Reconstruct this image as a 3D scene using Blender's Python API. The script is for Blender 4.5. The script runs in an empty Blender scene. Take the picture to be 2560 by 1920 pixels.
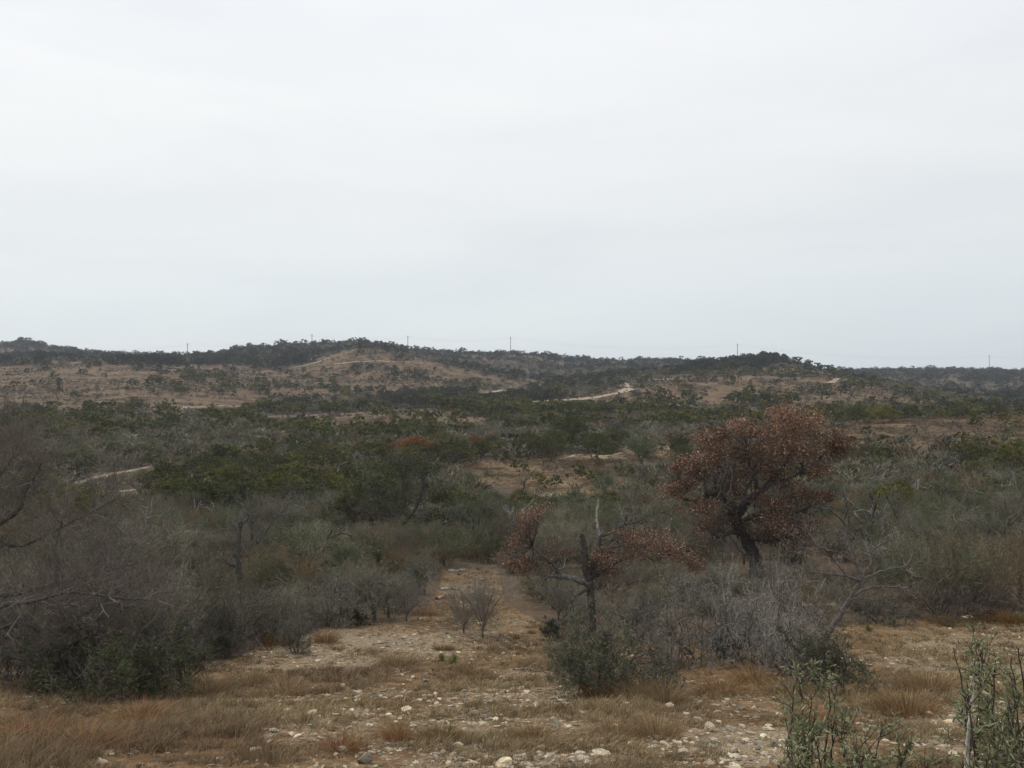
import bpy, math, random
import numpy as np
from mathutils import Vector, Matrix
R_=np.random.default_rng(7)
random.seed(7)
scn=bpy.context.scene
COL=scn.collection
# ------------------------------------------------------------------ view geometry
F=1916.0; U0=1106.0; V0=829.5          # focal length and centre, in 2212x1659 units of the photograph
def proj(x,y,z): return U0+F*x/y, V0-F*z/y

# ------------------------------------------------------------------ noise
def _h(ix,iy,s):
    n=(ix.astype(np.int64)*374761393+iy.astype(np.int64)*668265263+s*974634777)&0x7fffffff
    n=((n^(n>>13))*1274126177)&0x7fffffff
    n=(n^(n>>16))&0xffff
    return n/65535.0
def vnoise(x,y,s=0):
    x=np.asarray(x,float); y=np.asarray(y,float)
    ix=np.floor(x); iy=np.floor(y); fx=x-ix; fy=y-iy
    fx=fx*fx*(3-2*fx); fy=fy*fy*(3-2*fy)
    a=_h(ix,iy,s); b=_h(ix+1,iy,s); c=_h(ix,iy+1,s); d=_h(ix+1,iy+1,s)
    return (a*(1-fx)+b*fx)*(1-fy)+(c*(1-fx)+d*fx)*fy
def fbm(x,y,s=0,o=4):
    t=0; a=.5; n=0
    for i in range(o):
        t=t+a*vnoise(x,y,s+i); n+=a; a*=.5; x=x*2.03; y=y*2.03
    return t/n-.5

# ------------------------------------------------------------------ terrain profile (depth -> image height of the bare ground)
T=[
(24,[(0,1400),(2212,1392)]),
(34,[(0,1296),(1100,1296),(2212,1285)]),
(44,[(0,1232),(1500,1232),(2212,1205)]),
(70,[(0,1140),(1400,1142),(1800,1118),(2212,1105)]),
(100,[(0,1078),(900,1080),(1500,1078),(1800,1050),(2212,1030)]),
(150,[(0,1000),(1100,996),(1600,990),(1850,965),(2212,945)]),
(200,[(0,952),(1500,948),(1750,925),(1850,912),(2212,894)]),
(250,[(0,916),(600,922),(1500,918),(1800,918),(2000,918),(2212,908)]),
(300,[(0,894),(300,891),(600,905),(850,896),(1100,912),(1350,905),(1600,902),(2000,912),(2212,908)]),
(335,[(0,882),(300,878),(600,893),(850,882),(960,886),(1100,903),(1350,893),(1600,885),(1800,890),(2000,902),(2212,900)]),
(380,[(0,862),(300,862),(600,880),(850,892),(1100,887),(1350,868),(1600,865),(1800,865),(2000,883),(2212,892)]),
(430,[(0,838),(300,845),(600,868),(850,872),(1100,867),(1240,862),(1350,840),(1600,840),(1800,845),(2000,864),(2212,886)]),
(500,[(0,815),(300,820),(600,846),(850,855),(1100,852),(1350,826),(1480,818),(1600,813),(1800,822),(1900,835),(2000,850),(2080,866),(2212,878)]),
(600,[(0,795),(300,797),(600,818),(850,818),(1000,826),(1100,834),(1200,838),(1350,818),(1480,808),(1600,797),(1750,801),(1820,815),(1900,835),(2000,855),(2212,868)]),
(700,[(0,783),(180,778),(330,783),(600,797),(700,780),(760,760),(850,768),(1000,792),(1100,812),(1200,828),(1350,815),(1480,799),(1570,788),(1650,780),(1700,783),(1750,796),(1800,804),(1900,832),(2000,856),(2212,858)]),
(850,[(0,774),(300,780),(450,775),(600,768),(700,765),(760,756),(850,775),(1000,800),(1100,815),(1200,818),(1350,808),(1480,800),(1600,792),(1800,818),(2000,842),(2212,842)]),
(1000,[(0,766),(180,768),(300,777),(450,772),(530,755),(600,749),(680,748),(760,746),(800,749),(860,755),(940,775),(1100,790),(1200,795),(1350,792),(1600,790),(1800,812),(2000,822),(2212,822)]),
(1200,[(-200,760),(0,746),(60,740),(110,752),(200,768),(340,769),(400,773),(530,760),(680,750),(860,757),(940,761),(1000,763),(1130,767),(1200,775),(1240,780),(1350,781),(1480,781),(1560,783),(1700,792),(1800,806),(2000,807),(2212,809)]),
(1500,[(0,765),(200,775),(500,780),(1000,780),(1500,790),(1700,800),(1800,803),(1950,801),(2050,802),(2212,804)]),
(2600,[(0,812),(2212,812)]),
]
ug=np.linspace(-1600,3800,541)
YR=[0.0]; ZR=[np.full_like(ug,-1.7)]
for Y,l in T:
    v=np.interp(ug,[a for a,b in l],[b for a,b in l])
    k=np.exp(-np.linspace(-2,2,9)**2/ (2*.7**2)); k/=k.sum()
    v=np.convolve(np.pad(v,4,mode='edge'),k,'valid')
    YR.append(float(Y)); ZR.append(-(v-V0)/F*Y)
YR=np.array(YR); ZR=np.array(ZR)
sl=np.diff(ZR,axis=0)/np.diff(YR)[:,None]
TN=np.vstack([sl[:1],(sl[1:]*np.diff(YR)[:-1,None]+sl[:-1]*np.diff(YR)[1:,None])/(YR[2:]-YR[:-2])[:,None],sl[-1:]])
def prof(u,Y):
    u=np.clip(u,-1599,3799); Y=np.clip(Y,0,2600)
    fu=(u+1600)/10; iu=np.clip(fu.astype(int),0,539); fu=fu-iu
    i=np.clip(np.searchsorted(YR,Y,side='right')-1,0,len(YR)-2)
    h=YR[i+1]-YR[i]; t=(Y-YR[i])/h
    g=lambda A,i:A[i,iu]*(1-fu)+A[i,iu+1]*fu
    return (2*t**3-3*t**2+1)*g(ZR,i)+(t**3-2*t**2+t)*h*g(TN,i)+(-2*t**3+3*t**2)*g(ZR,i+1)+(t**3-t**2)*h*g(TN,i+1)
def zraw(x,y):
    az=np.arctan2(x,y); R=np.hypot(x,y); lim=math.radians(54)
    a=np.clip(az,-lim,lim)
    z=prof(U0+F*np.tan(a),R*np.cos(a))
    b=np.clip((np.abs(az)-lim)/math.radians(60),0,1); b=b*b*(3-2*b)
    back=-1.7-.03*R+0.00001*R*R
    z=z*(1-b)+back*b
    w=np.clip((R-60)/200,0,1)
    z=z+fbm(x/55,y/55,3)*np.minimum(R*.011,7)*w*(1+.3*np.clip((R-800)/200,0,1))+fbm(x/14,y/14,9)*np.minimum(R*.006,1.6)
    z=z+fbm(x/1.7,y/1.7,5)*.16*np.clip((R-1)/4,0,1)+fbm(x/.45,y/.45,6,2)*.05*np.clip((60-R)/40,0,1)*np.clip((R-1)/4,0,1)
    return z
AZ=np.radians(np.concatenate([np.arange(-180,-44,4.),np.arange(-44,-34,.5),np.linspace(-34,34,1100),np.arange(34.5,45,.5),np.arange(48,180.1,4.)]))
RG=np.concatenate([[0.0,.6,1.2,1.8,2.4],np.geomspace(3,40,330),np.geomspace(40,2600,400)[1:]])
A2,R2=np.meshgrid(AZ,RG)
X2=np.sin(A2)*R2; Y2=np.cos(A2)*R2
Z2=zraw(X2,Y2); Z2[:,-1]=Z2[:,0]; Z2[0,:]=-1.7
def ground(x,y):
    x=np.asarray(x,float); y=np.asarray(y,float)
    fa=np.interp(np.arctan2(x,y),AZ,np.arange(len(AZ))); fr=np.interp(np.hypot(x,y),RG,np.arange(len(RG)))
    ia=np.clip(fa.astype(int),0,len(AZ)-2); ir=np.clip(fr.astype(int),0,len(RG)-2); fa=fa-ia; fr=fr-ir
    return (Z2[ir,ia]*(1-fa)+Z2[ir,ia+1]*fa)*(1-fr)+(Z2[ir+1,ia]*(1-fa)+Z2[ir+1,ia+1]*fa)*fr
_Ym=np.geomspace(2.5,2300,2600)
def hit(u,v):
    "ground point seen at (u,v)"
    x=(u-U0)/F*_Ym; z=-(v-V0)/F*_Ym
    b=np.nonzero(z<ground(x,_Ym))[0]
    i=b[0] if len(b) else len(_Ym)-1
    return np.array([x[i],_Ym[i],float(ground(x[i],_Ym[i]))])
# smallest v of ground up to each radius: what the terrain hides
with np.errstate(all='ignore'):
    VG=np.where(np.cos(A2)*R2>1,V0-F*Z2/np.maximum(Y2,.01),5000)
VMIN=np.minimum.accumulate(VG,axis=0)
def seen(x,y,ztop,pad=2.0):
    fa=np.interp(np.arctan2(x,y),AZ,np.arange(len(AZ))); fr=np.interp(np.hypot(x,y)-6,RG,np.arange(len(RG)))
    vm=VMIN[np.clip(fr.astype(int),0,len(RG)-1),np.clip(np.round(fa).astype(int),0,len(AZ)-1)]
    return (V0-F*ztop/y)<vm+pad
def inpoly(u,v,P):
    u=np.asarray(u,float); v=np.asarray(v,float); c=np.zeros(u.shape,bool); n=len(P)
    for i in range(n):
        x1,y1=P[i]; x2,y2=P[(i+1)%n]
        if y1==y2: continue
        m=((y1>v)!=(y2>v))&(u<(x2-x1)*(v-y1)/(y2-y1)+x1); c^=m
    return c
def near_line(u,v,L,w):
    "distance in photo units from polyline"
    d=np.full(np.shape(u),1e9)
    for (a,b),(c,e) in zip(L[:-1],L[1:]):
        t=np.clip(((u-a)*(c-a)+(v-b)*(e-b))/((c-a)**2+(e-b)**2),0,1)
        d=np.minimum(d,np.hypot(u-a-t*(c-a),v-b-t*(e-b)))
    return d<w

# ------------------------------------------------------------------ open ground (seen between the brush)
O_LEFT=[(-400,800),(0,792),(180,772),(330,782),(600,800),(860,836),(850,855),(620,857),(520,882),(380,890),(-400,892)]
O_PATCH=[(590,903),(700,896),(850,886),(960,889),(1060,902),(1050,914),(750,918),(600,908)]
O_CENT=[(630,800),(700,780),(750,757),(790,753),(850,762),(1000,792),(1200,829),(1180,838),(1000,836),(850,838),(700,815)]
O_RIGHT=[(1180,866),(1240,860),(1350,828),(1480,810),(1600,803),(1750,792),(1830,812),(1950,840),(2060,868),(1950,872),(1850,866),(1700,880),(1500,876),(1400,880),(1300,872)]
O_FIELD=[(1000,1003),(1130,985),(1330,972),(1450,960),(1460,1000),(1370,1000),(1350,1045),(1280,1072),(1150,1075),(1020,1035)]
O_RNEAR=[(1800,915),(1900,908),(2212,893),(2700,880),(2700,950),(2212,945),(2020,965),(1850,955)]
O_FORE=[(-800,1490),(60,1500),(250,1500),(470,1440),(640,1362),(880,1340),(950,1290),(965,1232),(1075,1230),(1090,1300),(1180,1352),(1400,1380),(1640,1420),(1840,1345),(2212,1322),(3000,1320),(3000,9000),(-800,9000)]
O_SM=[[(960,1232),(1075,1230),(1080,1290),(940,1290)],[(1905,1015),(2080,1005),(2080,1025),(1910,1035)]]
OPEN=[O_LEFT,O_PATCH,O_CENT,O_RIGHT,O_FIELD,O_RNEAR,O_FORE]+O_SM
ROADS=dict(
 bend=([(1150,868),(1236,863),(1289,858),(1330,850),(1354,842),(1358,836),(1352,831),(1373,826),(1434,820),(1480,817)],6.5),
 crest=([(1776,827),(1802,823),(1828,819)],2.4),
 hillroad=([(577,901),(661,898),(778,892)],.8),
 firebreak=([(633,795),(670,787),(703,777),(735,767),(768,757)],2.8),
 bench=([(720,787),(754,784),(814,781),(880,783),(958,787)],1.5),
 lane=([(160,1046),(211,1031),(260,1021),(334,1007)],1.15),
 lane2=([(238,1064),(270,1061),(310,1057)],.8),
 path2=([(1200,993),(1225,990),(1254,982),(1303,986),(1345,978)],.55),
 patch=([(1040,848),(1074,845),(1090,842)],4),
 patch2=([(1088,836),(1120,836)],4),
 leftpath=([(390,884),(400,880),(440,879),(520,878)],1.6),
)

# ------------------------------------------------------------------ materials
def new_mat(name):
    m=bpy.data.materials.new(name); m.use_nodes=True
    nt=m.node_tree; b=nt.nodes['Principled BSDF']; return m,nt,b
def N(nt,t,**k):
    n=nt.nodes.new(t)
    for a,v in k.items():
        if a in n.inputs.keys(): n.inputs[a].default_value=v
        else: setattr(n,a,v)
    return n
def ramp(nt,src,stops):
    r=nt.nodes.new('ShaderNodeValToRGB'); e=r.color_ramp.elements
    e[0].position,e[0].color=stops[0][0],(*stops[0][1],1); e[1].position,e[1].color=stops[-1][0],(*stops[-1][1],1)
    for p,c in stops[1:-1]:
        q=e.new(p); q.color=(*c,1)
    nt.links.new(src,r.inputs[0]); return r.outputs[0]
def noise(nt,scale,detail=5,rough=.55,vec=None,dist=0):
    n=nt.nodes.new('ShaderNodeTexNoise'); n.inputs['Scale'].default_value=scale; n.inputs['Detail'].default_value=detail
    n.inputs['Roughness'].default_value=rough; n.inputs['Distortion'].default_value=dist
    if vec is not None: nt.links.new(vec,n.inputs['Vector'])
    return n.outputs['Fac']
def mixc(nt,f,a,b,mode='MIX'):
    m=nt.nodes.new('ShaderNodeMix'); m.data_type='RGBA'; m.blend_type=mode
    for s,i in ((f,0),(a,6),(b,7)):
        if hasattr(s,'links'): nt.links.new(s,m.inputs[i])
        else: m.inputs[i].default_value=s if i==0 else (*s,1)
    return m.outputs[2]
def math_(nt,op,a,b=0.0,clamp=False):
    m=nt.nodes.new('ShaderNodeMath'); m.operation=op; m.use_clamp=clamp
    for s,i in ((a,0),(b,1)):
        if hasattr(s,'links'): nt.links.new(s,m.inputs[i])
        else: m.inputs[i].default_value=s
    return m.outputs[0]
def veg_mat(name,rough=.65,spec=.2,trans=0.0,bark=False,obj=True):
    m,nt,b=new_mat(name)
    a=N(nt,'ShaderNodeAttribute',attribute_name='Col')
    c=a.outputs['Color']
    if obj:
        o=nt.nodes.new('ShaderNodeObjectInfo')
        c=mixc(nt,1.0,c,o.outputs['Color'],'MULTIPLY')
    if bark:
        tc=nt.nodes.new('ShaderNodeTexCoord')
        f=noise(nt,14,6,.65,tc.outputs['Object'])
        c=mixc(nt,1.0,c,ramp(nt,f,[(.3,(.45,.45,.45)),(.5,(1,1,1)),(.68,(1.55,1.55,1.5))]),'MULTIPLY')
        bm=nt.nodes.new('ShaderNodeBump'); bm.inputs['Strength'].default_value=.7; bm.inputs['Distance'].default_value=.03
        nt.links.new(f,bm.inputs['Height']); nt.links.new(bm.outputs[0],b.inputs['Normal'])
    nt.links.new(c,b.inputs['Base Color'])
    b.inputs['Roughness'].default_value=rough; b.inputs['Specular IOR Level'].default_value=spec
    if trans:
        t=nt.nodes.new('ShaderNodeBsdfTranslucent'); nt.links.new(c,t.inputs[0])
        x=nt.nodes.new('ShaderNodeMixShader'); x.inputs[0].default_value=trans
        nt.links.new(b.outputs[0],x.inputs[1]); nt.links.new(t.outputs[0],x.inputs[2])
        nt.links.new(x.outputs[0],nt.nodes['Material Output'].inputs[0])
    return m
M_LEAF=veg_mat('leaf',trans=.22); M_BARK=veg_mat('bark',rough=.9,spec=.1,bark=True); M_TWIG=veg_mat('twig',rough=.85,spec=.15)
M_GRASS=veg_mat('dry_grass',rough=.8,spec=.1,trans=.25)
# limestone
def rock_mat():
    m,nt,b=new_mat('limestone'); tc=nt.nodes.new('ShaderNodeTexCoord'); ge=nt.nodes.new('ShaderNodeNewGeometry')
    a=N(nt,'ShaderNodeAttribute',attribute_name='Col'); o=nt.nodes.new('ShaderNodeObjectInfo')
    f=noise(nt,9,7,.65,ge.outputs['Position']); g=noise(nt,45,5,.7,ge.outputs['Position'])
    c=mixc(nt,1.0,a.outputs['Color'],o.outputs['Color'],'MULTIPLY')
    c=mixc(nt,1.0,c,ramp(nt,f,[(.3,(.42,.42,.43)),(.47,(.85,.83,.8)),(.66,(1.2,1.17,1.1))]),'MULTIPLY')
    c=mixc(nt,1.0,c,ramp(nt,g,[(.3,(.55,.53,.5)),(.5,(1,1,1)),(.7,(1.1,1.1,1.1))]),'MULTIPLY')
    nt.links.new(c,b.inputs['Base Color']); b.inputs['Roughness'].default_value=.92; b.inputs['Specular IOR Level'].default_value=.15
    bm=nt.nodes.new('ShaderNodeBump'); bm.inputs['Strength'].default_value=.8; bm.inputs['Distance'].default_value=.02
    nt.links.new(f,bm.inputs['Height']); nt.links.new(bm.outputs[0],b.inputs['Normal']); return m
M_ROCK=rock_mat()
def ground_mat():
    m,nt,b=new_mat('dry_hill_ground'); ge=nt.nodes.new('ShaderNodeNewGeometry'); P=ge.outputs['Position']
    z=N(nt,'ShaderNodeAttribute',attribute_name='zone'); sp=nt.nodes.new('ShaderNodeSeparateColor'); nt.links.new(z.outputs['Color'],sp.inputs[0])
    grav,litter,far=sp.outputs[0],sp.outputs[1],sp.outputs[2]
    big=noise(nt,.035,6,.6,P); mid=noise(nt,.45,6,.62,P); fine=noise(nt,5.5,8,.7,P); vf=noise(nt,32,5,.7,P)
    grass=ramp(nt,big,[(.3,(.150,.085,.045)),(.45,(.185,.118,.062)),(.56,(.22,.155,.088)),(.7,(.165,.10,.058))])
    fm=noise(nt,.11,7,.68,P)
    grass=mixc(nt,far,grass,ramp(nt,fm,[(.38,(.065,.05,.038)),(.47,(.115,.078,.048)),(.56,(.168,.12,.072)),(.7,(.23,.172,.105))]))
    grass=mixc(nt,.75,grass,ramp(nt,mid,[(.33,(.45,.42,.40)),(.5,(1,1,1)),(.65,(1.3,1.25,1.15))]),'MULTIPLY')
    grass=mixc(nt,.8,grass,ramp(nt,fine,[(.35,(.5,.46,.42)),(.5,(1,1,1)),(.68,(1.45,1.4,1.3))]),'MULTIPLY')
    # pale limestone soil
    soil=ramp(nt,vf,[(.34,(.12,.084,.05)),(.5,(.24,.178,.112)),(.62,(.46,.375,.26))])
    s=math_(nt,'ADD',math_(nt,'MULTIPLY',math_(nt,'SUBTRACT',mid,.5),1.1),math_(nt,'MULTIPLY',math_(nt,'SUBTRACT',fine,.5),1.5))
    s=math_(nt,'ADD',s,math_(nt,'SUBTRACT',grav,.5)); s=math_(nt,'MULTIPLY',s,4.0); s=math_(nt,'ADD',s,.5,True)
    c=mixc(nt,s,grass,soil)
    lit=ramp(nt,fine,[(.3,(.045,.036,.027)),(.5,(.085,.068,.05)),(.7,(.14,.11,.08))])
    l=math_(nt,'ADD',math_(nt,'MULTIPLY',math_(nt,'SUBTRACT',mid,.5),1.5),litter,True)
    c=mixc(nt,l,c,lit)
    nt.links.new(c,b.inputs['Base Color']); b.inputs['Roughness'].default_value=.95; b.inputs['Specular IOR Level'].default_value=.08
    bm=nt.nodes.new('ShaderNodeBump'); bm.inputs['Strength'].default_value=.9; bm.inputs['Distance'].default_value=.05
    nt.links.new(fine,bm.inputs['Height']); nt.links.new(bm.outputs[0],b.inputs['Normal']); return m
M_GROUND=ground_mat()
def road_mat():
    m,nt,b=new_mat('caliche'); ge=nt.nodes.new('ShaderNodeNewGeometry'); P=ge.outputs['Position']
    f=noise(nt,.5,8,.7,P)
    nt.links.new(ramp(nt,f,[(.3,(.22,.17,.115)),(.5,(.36,.295,.21)),(.7,(.48,.41,.31))]),b.inputs['Base Color'])
    b.inputs['Roughness'].default_value=.95; b.inputs['Specular IOR Level'].default_value=.08; return m
M_ROAD=road_mat()
def flat_mat(name,c,rough=.7,metal=0):
    m,nt,b=new_mat(name); tc=nt.nodes.new('ShaderNodeTexCoord'); f=noise(nt,3,4,.6,tc.outputs['Object'])
    nt.links.new(ramp(nt,f,[(.3,tuple(x*.75 for x in c)),(.7,tuple(x*1.2 for x in c))]),b.inputs['Base Color'])
    b.inputs['Roughness'].default_value=rough; b.inputs['Metallic'].default_value=metal; return m

# ------------------------------------------------------------------ mesh building
class MB:
    def __init__(s): s.v=[];s.c=[];s.f=[];s.k=[];s.m=[];s.n=0;s.sm=[]
    def add(s,V,Fc,C,m=0,smooth=False):
        V=np.asarray(V,np.float32).reshape(-1,3)
        C=np.asarray(C,np.float32)
        if C.ndim==1: C=np.tile(C,(len(V),1))
        Fc=np.asarray(Fc,np.int64)
        s.v.append(V); s.c.append(C); s.f.append((Fc+s.n).ravel()); s.k.append(np.full(len(Fc),Fc.shape[1])); s.m.append(np.full(len(Fc),m)); s.sm.append(np.full(len(Fc),smooth)); s.n+=len(V)
    def addm(s,o,mat4=None,tint=1.0):
        "append a whole built MB (arrays), transformed"
        V,C,fl,k,m,sm=o
        V2=V if mat4 is None else V@mat4[:3,:3].T+mat4[:3,3]
        s.v.append(V2.astype(np.float32)); s.c.append((C*tint).astype(np.float32)); s.f.append(fl+s.n); s.k.append(k); s.m.append(m); s.sm.append(sm); s.n+=len(V)
    def arr(s): return (np.concatenate(s.v),np.concatenate(s.c),np.concatenate(s.f),np.concatenate(s.k),np.concatenate(s.m),np.concatenate(s.sm))
    def mesh(s,name,mats):
        V,C,fl,k,m,sm=s.arr()
        me=bpy.data.meshes.new(name); me.vertices.add(len(V)); me.vertices.foreach_set('co',V.ravel())
        me.loops.add(len(fl)); me.loops.foreach_set('vertex_index',fl.astype(np.int32))
        me.polygons.add(len(k)); ls=np.concatenate([[0],np.cumsum(k)[:-1]]).astype(np.int32)
        me.polygons.foreach_set('loop_start',ls); me.polygons.foreach_set('material_index',m.astype(np.int32)); me.polygons.foreach_set('use_smooth',sm.astype(bool))
        for x in mats: me.materials.append(x)
        me.update(calc_edges=True)
        a=me.color_attributes.new('Col','FLOAT_COLOR','POINT'); a.data.foreach_set('color',np.hstack([C,np.ones((len(C),1),np.float32)]).ravel())
        return me
    def obj(s,name,mats,parent=None,loc=None):
        o=bpy.data.objects.new(name,s.mesh(name,mats)); COL.objects.link(o)
        if parent is not None: o.parent=parent
        if loc is not None: o.location=loc
        return o
def tag(o,label=None,cat=None,group=None,kind=None):
    for k,v in (('label',label),('category',cat),('group',group),('kind',kind)):
        if v: o[k]=v
    return o
def empty(name,loc=(0,0,0)):
    o=bpy.data.objects.new(name,None); o.empty_display_size=.3; COL.objects.link(o); o.location=loc; return o
def unit(a): return a/np.maximum(np.linalg.norm(a,axis=-1,keepdims=True),1e-9)
def rdir(n,rng=R_): return unit(rng.normal(size=(n,3)))
def vary(c,n,amt,rng=R_):
    c=np.asarray(c,float); return np.clip(c*(1+rng.normal(0,amt,(n,1)))*(1+rng.normal(0,amt*.3,(n,3))),.004,.9)
def leaves(mb,P,size,col,m=0,asp=.55,rng=R_,up=None,fold=True):
    "diamond leaf faces at points P"
    n=len(P); a=rdir(n,rng)
    if up is not None: a=unit(a+up)
    b=unit(np.cross(a,rdir(n,rng))); s=(size*(rng.uniform(.6,1.35,n)) )[:,None] if np.isscalar(size) else size[:,None]
    V=np.stack([P-a*s*.5,P+b*s*asp*.5,P+a*s*.5,P-b*s*asp*.5],1)
    if fold: V[:,1]+=np.cross(a,b)*s*.12; V[:,3]+=np.cross(a,b)*s*.12
    mb.add(V.reshape(-1,3),np.arange(n*4).reshape(-1,4),np.repeat(col,4,0),m)
def frusta(mb,p0,p1,r0,r1,k,C,m=0):
    "k-sided tapered segments"
    n=len(p0); d=unit(p1-p0); h=np.where(np.abs(d[:,2:3])<.9,np.array([[0,0,1.]]),np.array([[1.,0,0]]))
    a=unit(np.cross(d,h)); b=np.cross(d,a); t=np.arange(k)*2*np.pi/k
    ring=a[:,None]*np.cos(t)[None,:,None]+b[:,None]*np.sin(t)[None,:,None]
    V=np.concatenate([(p0-d*r0[:,None]*.3)[:,None]+ring*r0[:,None,None],(p1+d*r1[:,None]*.3)[:,None]+ring*r1[:,None,None]],1)
    i=np.arange(k); q=np.stack([i,(i+1)%k,(i+1)%k+k,i+k],1)
    Fc=(np.arange(n)[:,None,None]*2*k+q[None]).reshape(-1,4)
    mb.add(V.reshape(-1,3),Fc,np.repeat(C,2*k,0),m,True)
def ribbons(mb,p0,p1,r0,r1,C,m=0,rng=R_):
    n=len(p0); d=unit(p1-p0); a=unit(np.cross(d,rdir(n,rng)))
    V=np.stack([p0-a*r0[:,None],p0+a*r0[:,None],p1+a*r1[:,None],p1-a*r1[:,None]],1)
    mb.add(V.reshape(-1,3),np.arange(4*n).reshape(-1,4),np.repeat(C,4,0),m)
def tube(mb,pts,rad,C,k=8,m=0,rng=R_,rough=.06,cap=True):
    pts=np.asarray(pts,float); rad=np.asarray(rad,float)
    n=len(pts); d=np.gradient(pts,axis=0); d=unit(d)
    a=np.cross(d[0],[.3,.9,.2]); a/=np.linalg.norm(a); V=[]
    t=np.arange(k)*2*np.pi/k
    for i in range(n):
        a=a-d[i]*a.dot(d[i]); a/=np.linalg.norm(a); b=np.cross(d[i],a)
        rr=rad[i]*(1+rng.normal(0,rough,k))
        V.append(pts[i]+(a[None]*np.cos(t)[:,None]+b[None]*np.sin(t)[:,None])*rr[:,None])
    V=np.concatenate(V); i=np.arange(k); q=np.stack([i,(i+1)%k,(i+1)%k+k,i+k],1)
    Fc=(np.arange(n-1)[:,None,None]*k+q[None]).reshape(-1,4)
    mb.add(V,Fc,C,m,True)
    if cap: mb.add(V[-k:],[list(range(k))],C,m)
def smooth_path(pts,per=6,rng=R_,jit=0.0):
    pts=np.asarray(pts,float); n=len(pts); out=[]
    for i in range(n-1):
        p0=pts[max(i-1,0)];p1=pts[i];p2=pts[i+1];p3=pts[min(i+2,n-1)]
        for t in np.arange(per)/per:
            out.append(.5*((2*p1)+(-p0+p2)*t+(2*p0-5*p1+4*p2-p3)*t*t+(-p0+3*p1-3*p2+p3)*t**3))
    out.append(pts[-1]); out=np.array(out)
    if jit: out[1:-1,:3]+=rng.normal(0,jit,(len(out)-2,3))
    return out
def grow(P,D,L,r,levels,nch,spread,decay,up=.15,kink=.22,rng=R_,nseg=3,rdec=.5,tmin=.25):
    "branching skeleton, vectorised: returns list per level of (p0,p1,r0,r1)"
    out=[]
    for lv in range(levels):
        n=len(P); segs=[]; p=P; d=D; JP=[p];JD=[d]
        for s in range(nseg):
            d=unit(d+rng.normal(0,kink,(n,3))+np.array([0,0,up/nseg]))
            q=p+d*(L/nseg)[:,None]
            ra=r*(1-s/nseg*.6); rb=r*(1-(s+1)/nseg*.6)
            segs.append((p,q,ra,rb)); p=q; JP.append(p);JD.append(d)
        out.append(tuple(np.concatenate([x[i] for x in segs]) for i in range(4)))
        if lv==levels-1: break
        c=nch[lv]; idx=np.repeat(np.arange(n),c); t=rng.uniform(tmin,1,len(idx))*nseg; k=np.minimum(t.astype(int),nseg-1); f=t-k
        JPa=np.stack(JP,1); JDa=np.stack(JD,1)
        P2=JPa[idx,k]*(1-f)[:,None]+JPa[idx,k+1]*f[:,None]; d0=JDa[idx,k+1]
        side=unit(np.cross(d0,rdir(len(idx),rng)))
        ang=np.radians(rng.normal(spread,spread*.25,len(idx)))
        D=unit(d0*np.cos(ang)[:,None]+side*np.sin(ang)[:,None]+np.array([0,0,up*.4]))
        L=L[idx]*decay*rng.uniform(.6,1.25,len(idx)); r=r[idx]*rdec*rng.uniform(.8,1.2,len(idx)); P=P2
    return out
def norm_fit(mb,h=1.0,w=1.2):
    "scale a built shape so that it is h high and about w wide"
    V=np.concatenate(mb.v); zt=np.percentile(V[:,2],99.3); rr=np.percentile(np.hypot(V[:,0],V[:,1]),95)
    s=np.array([w*.5/rr,w*.5/rr,h/zt])
    mb.v=[(x*s).astype(np.float32) for x in mb.v]; return mb

# ------------------------------------------------------------------ plant prototypes (unit height)
GREY=(.170,.160,.120); GREYG=(.125,.125,.092); BARK=(.105,.092,.082)
def bare_proto(seed,lod,width=1.25,stems=9,leafy=0.0,col=GREY,single=False):
    rng=np.random.default_rng(seed); A=MB(); B=MB()
    if single: stems=3
    az=rng.uniform(0,2*np.pi,stems); tilt=np.radians(rng.uniform(8,52,stems))
    D=np.stack([np.cos(az)*np.sin(tilt),np.sin(az)*np.sin(tilt),np.cos(tilt)],1)
    P=np.stack([rng.normal(0,.05,stems),rng.normal(0,.05,stems),np.full(stems,-.05)],1)
    if single:
        P=np.tile([[0,0,.22]],(stems,1)); frusta(A,np.array([[0,0,-.06]]),np.array([[.0,0,.23]]),np.array([.035]),np.array([.026]),6,vary(BARK,1,.1,rng))
    L=rng.uniform(.5,.72,stems); r=np.full(stems,.013 if not single else .02)
    if lod==2: stems=min(stems,7)
    P=P[:stems];D=D[:stems];L=L[:stems];r=r[:stems]
    nch={0:[6,6,5,3],1:[6,6,4],2:[4,4]}[lod]; lv=len(nch)+1
    S=grow(P,D,L,r,lv,nch,36,.55,up=.18,rng=rng,nseg=3 if lod<2 else 1,rdec=.52)
    for i,(p0,p1,r0,r1) in enumerate(S):
        n=len(p0)
        if i<=1 and lod<2: frusta(A,p0,p1,r0,r1,5 if lod==0 else 3,vary(BARK if i==0 else col,n,.15,rng))
        elif i<=1 and lod==2: ribbons(A,p0,p1,r0*1.6,r1*1.6,vary(col,n,.15,rng),0,rng)
        else:
            mn={0:.0016,1:.0045,2:.022}[lod]
            C=vary(col,n,.22,rng); r0=np.maximum(r0,mn)
            ribbons(B,p0,p1,r0,np.maximum(r1*.7,mn*.5),C,0,rng)
    if leafy:
        tip=S[-1][1]; k=int(len(tip)*leafy); P=tip[rng.integers(0,len(tip),k)]+rng.normal(0,.02,(k,3))
        leaves(B,P,{0:.022,1:.04,2:.08}[lod],vary((.072,.08,.045),k,.25,rng),1,.5,rng)
    return A,B
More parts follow.
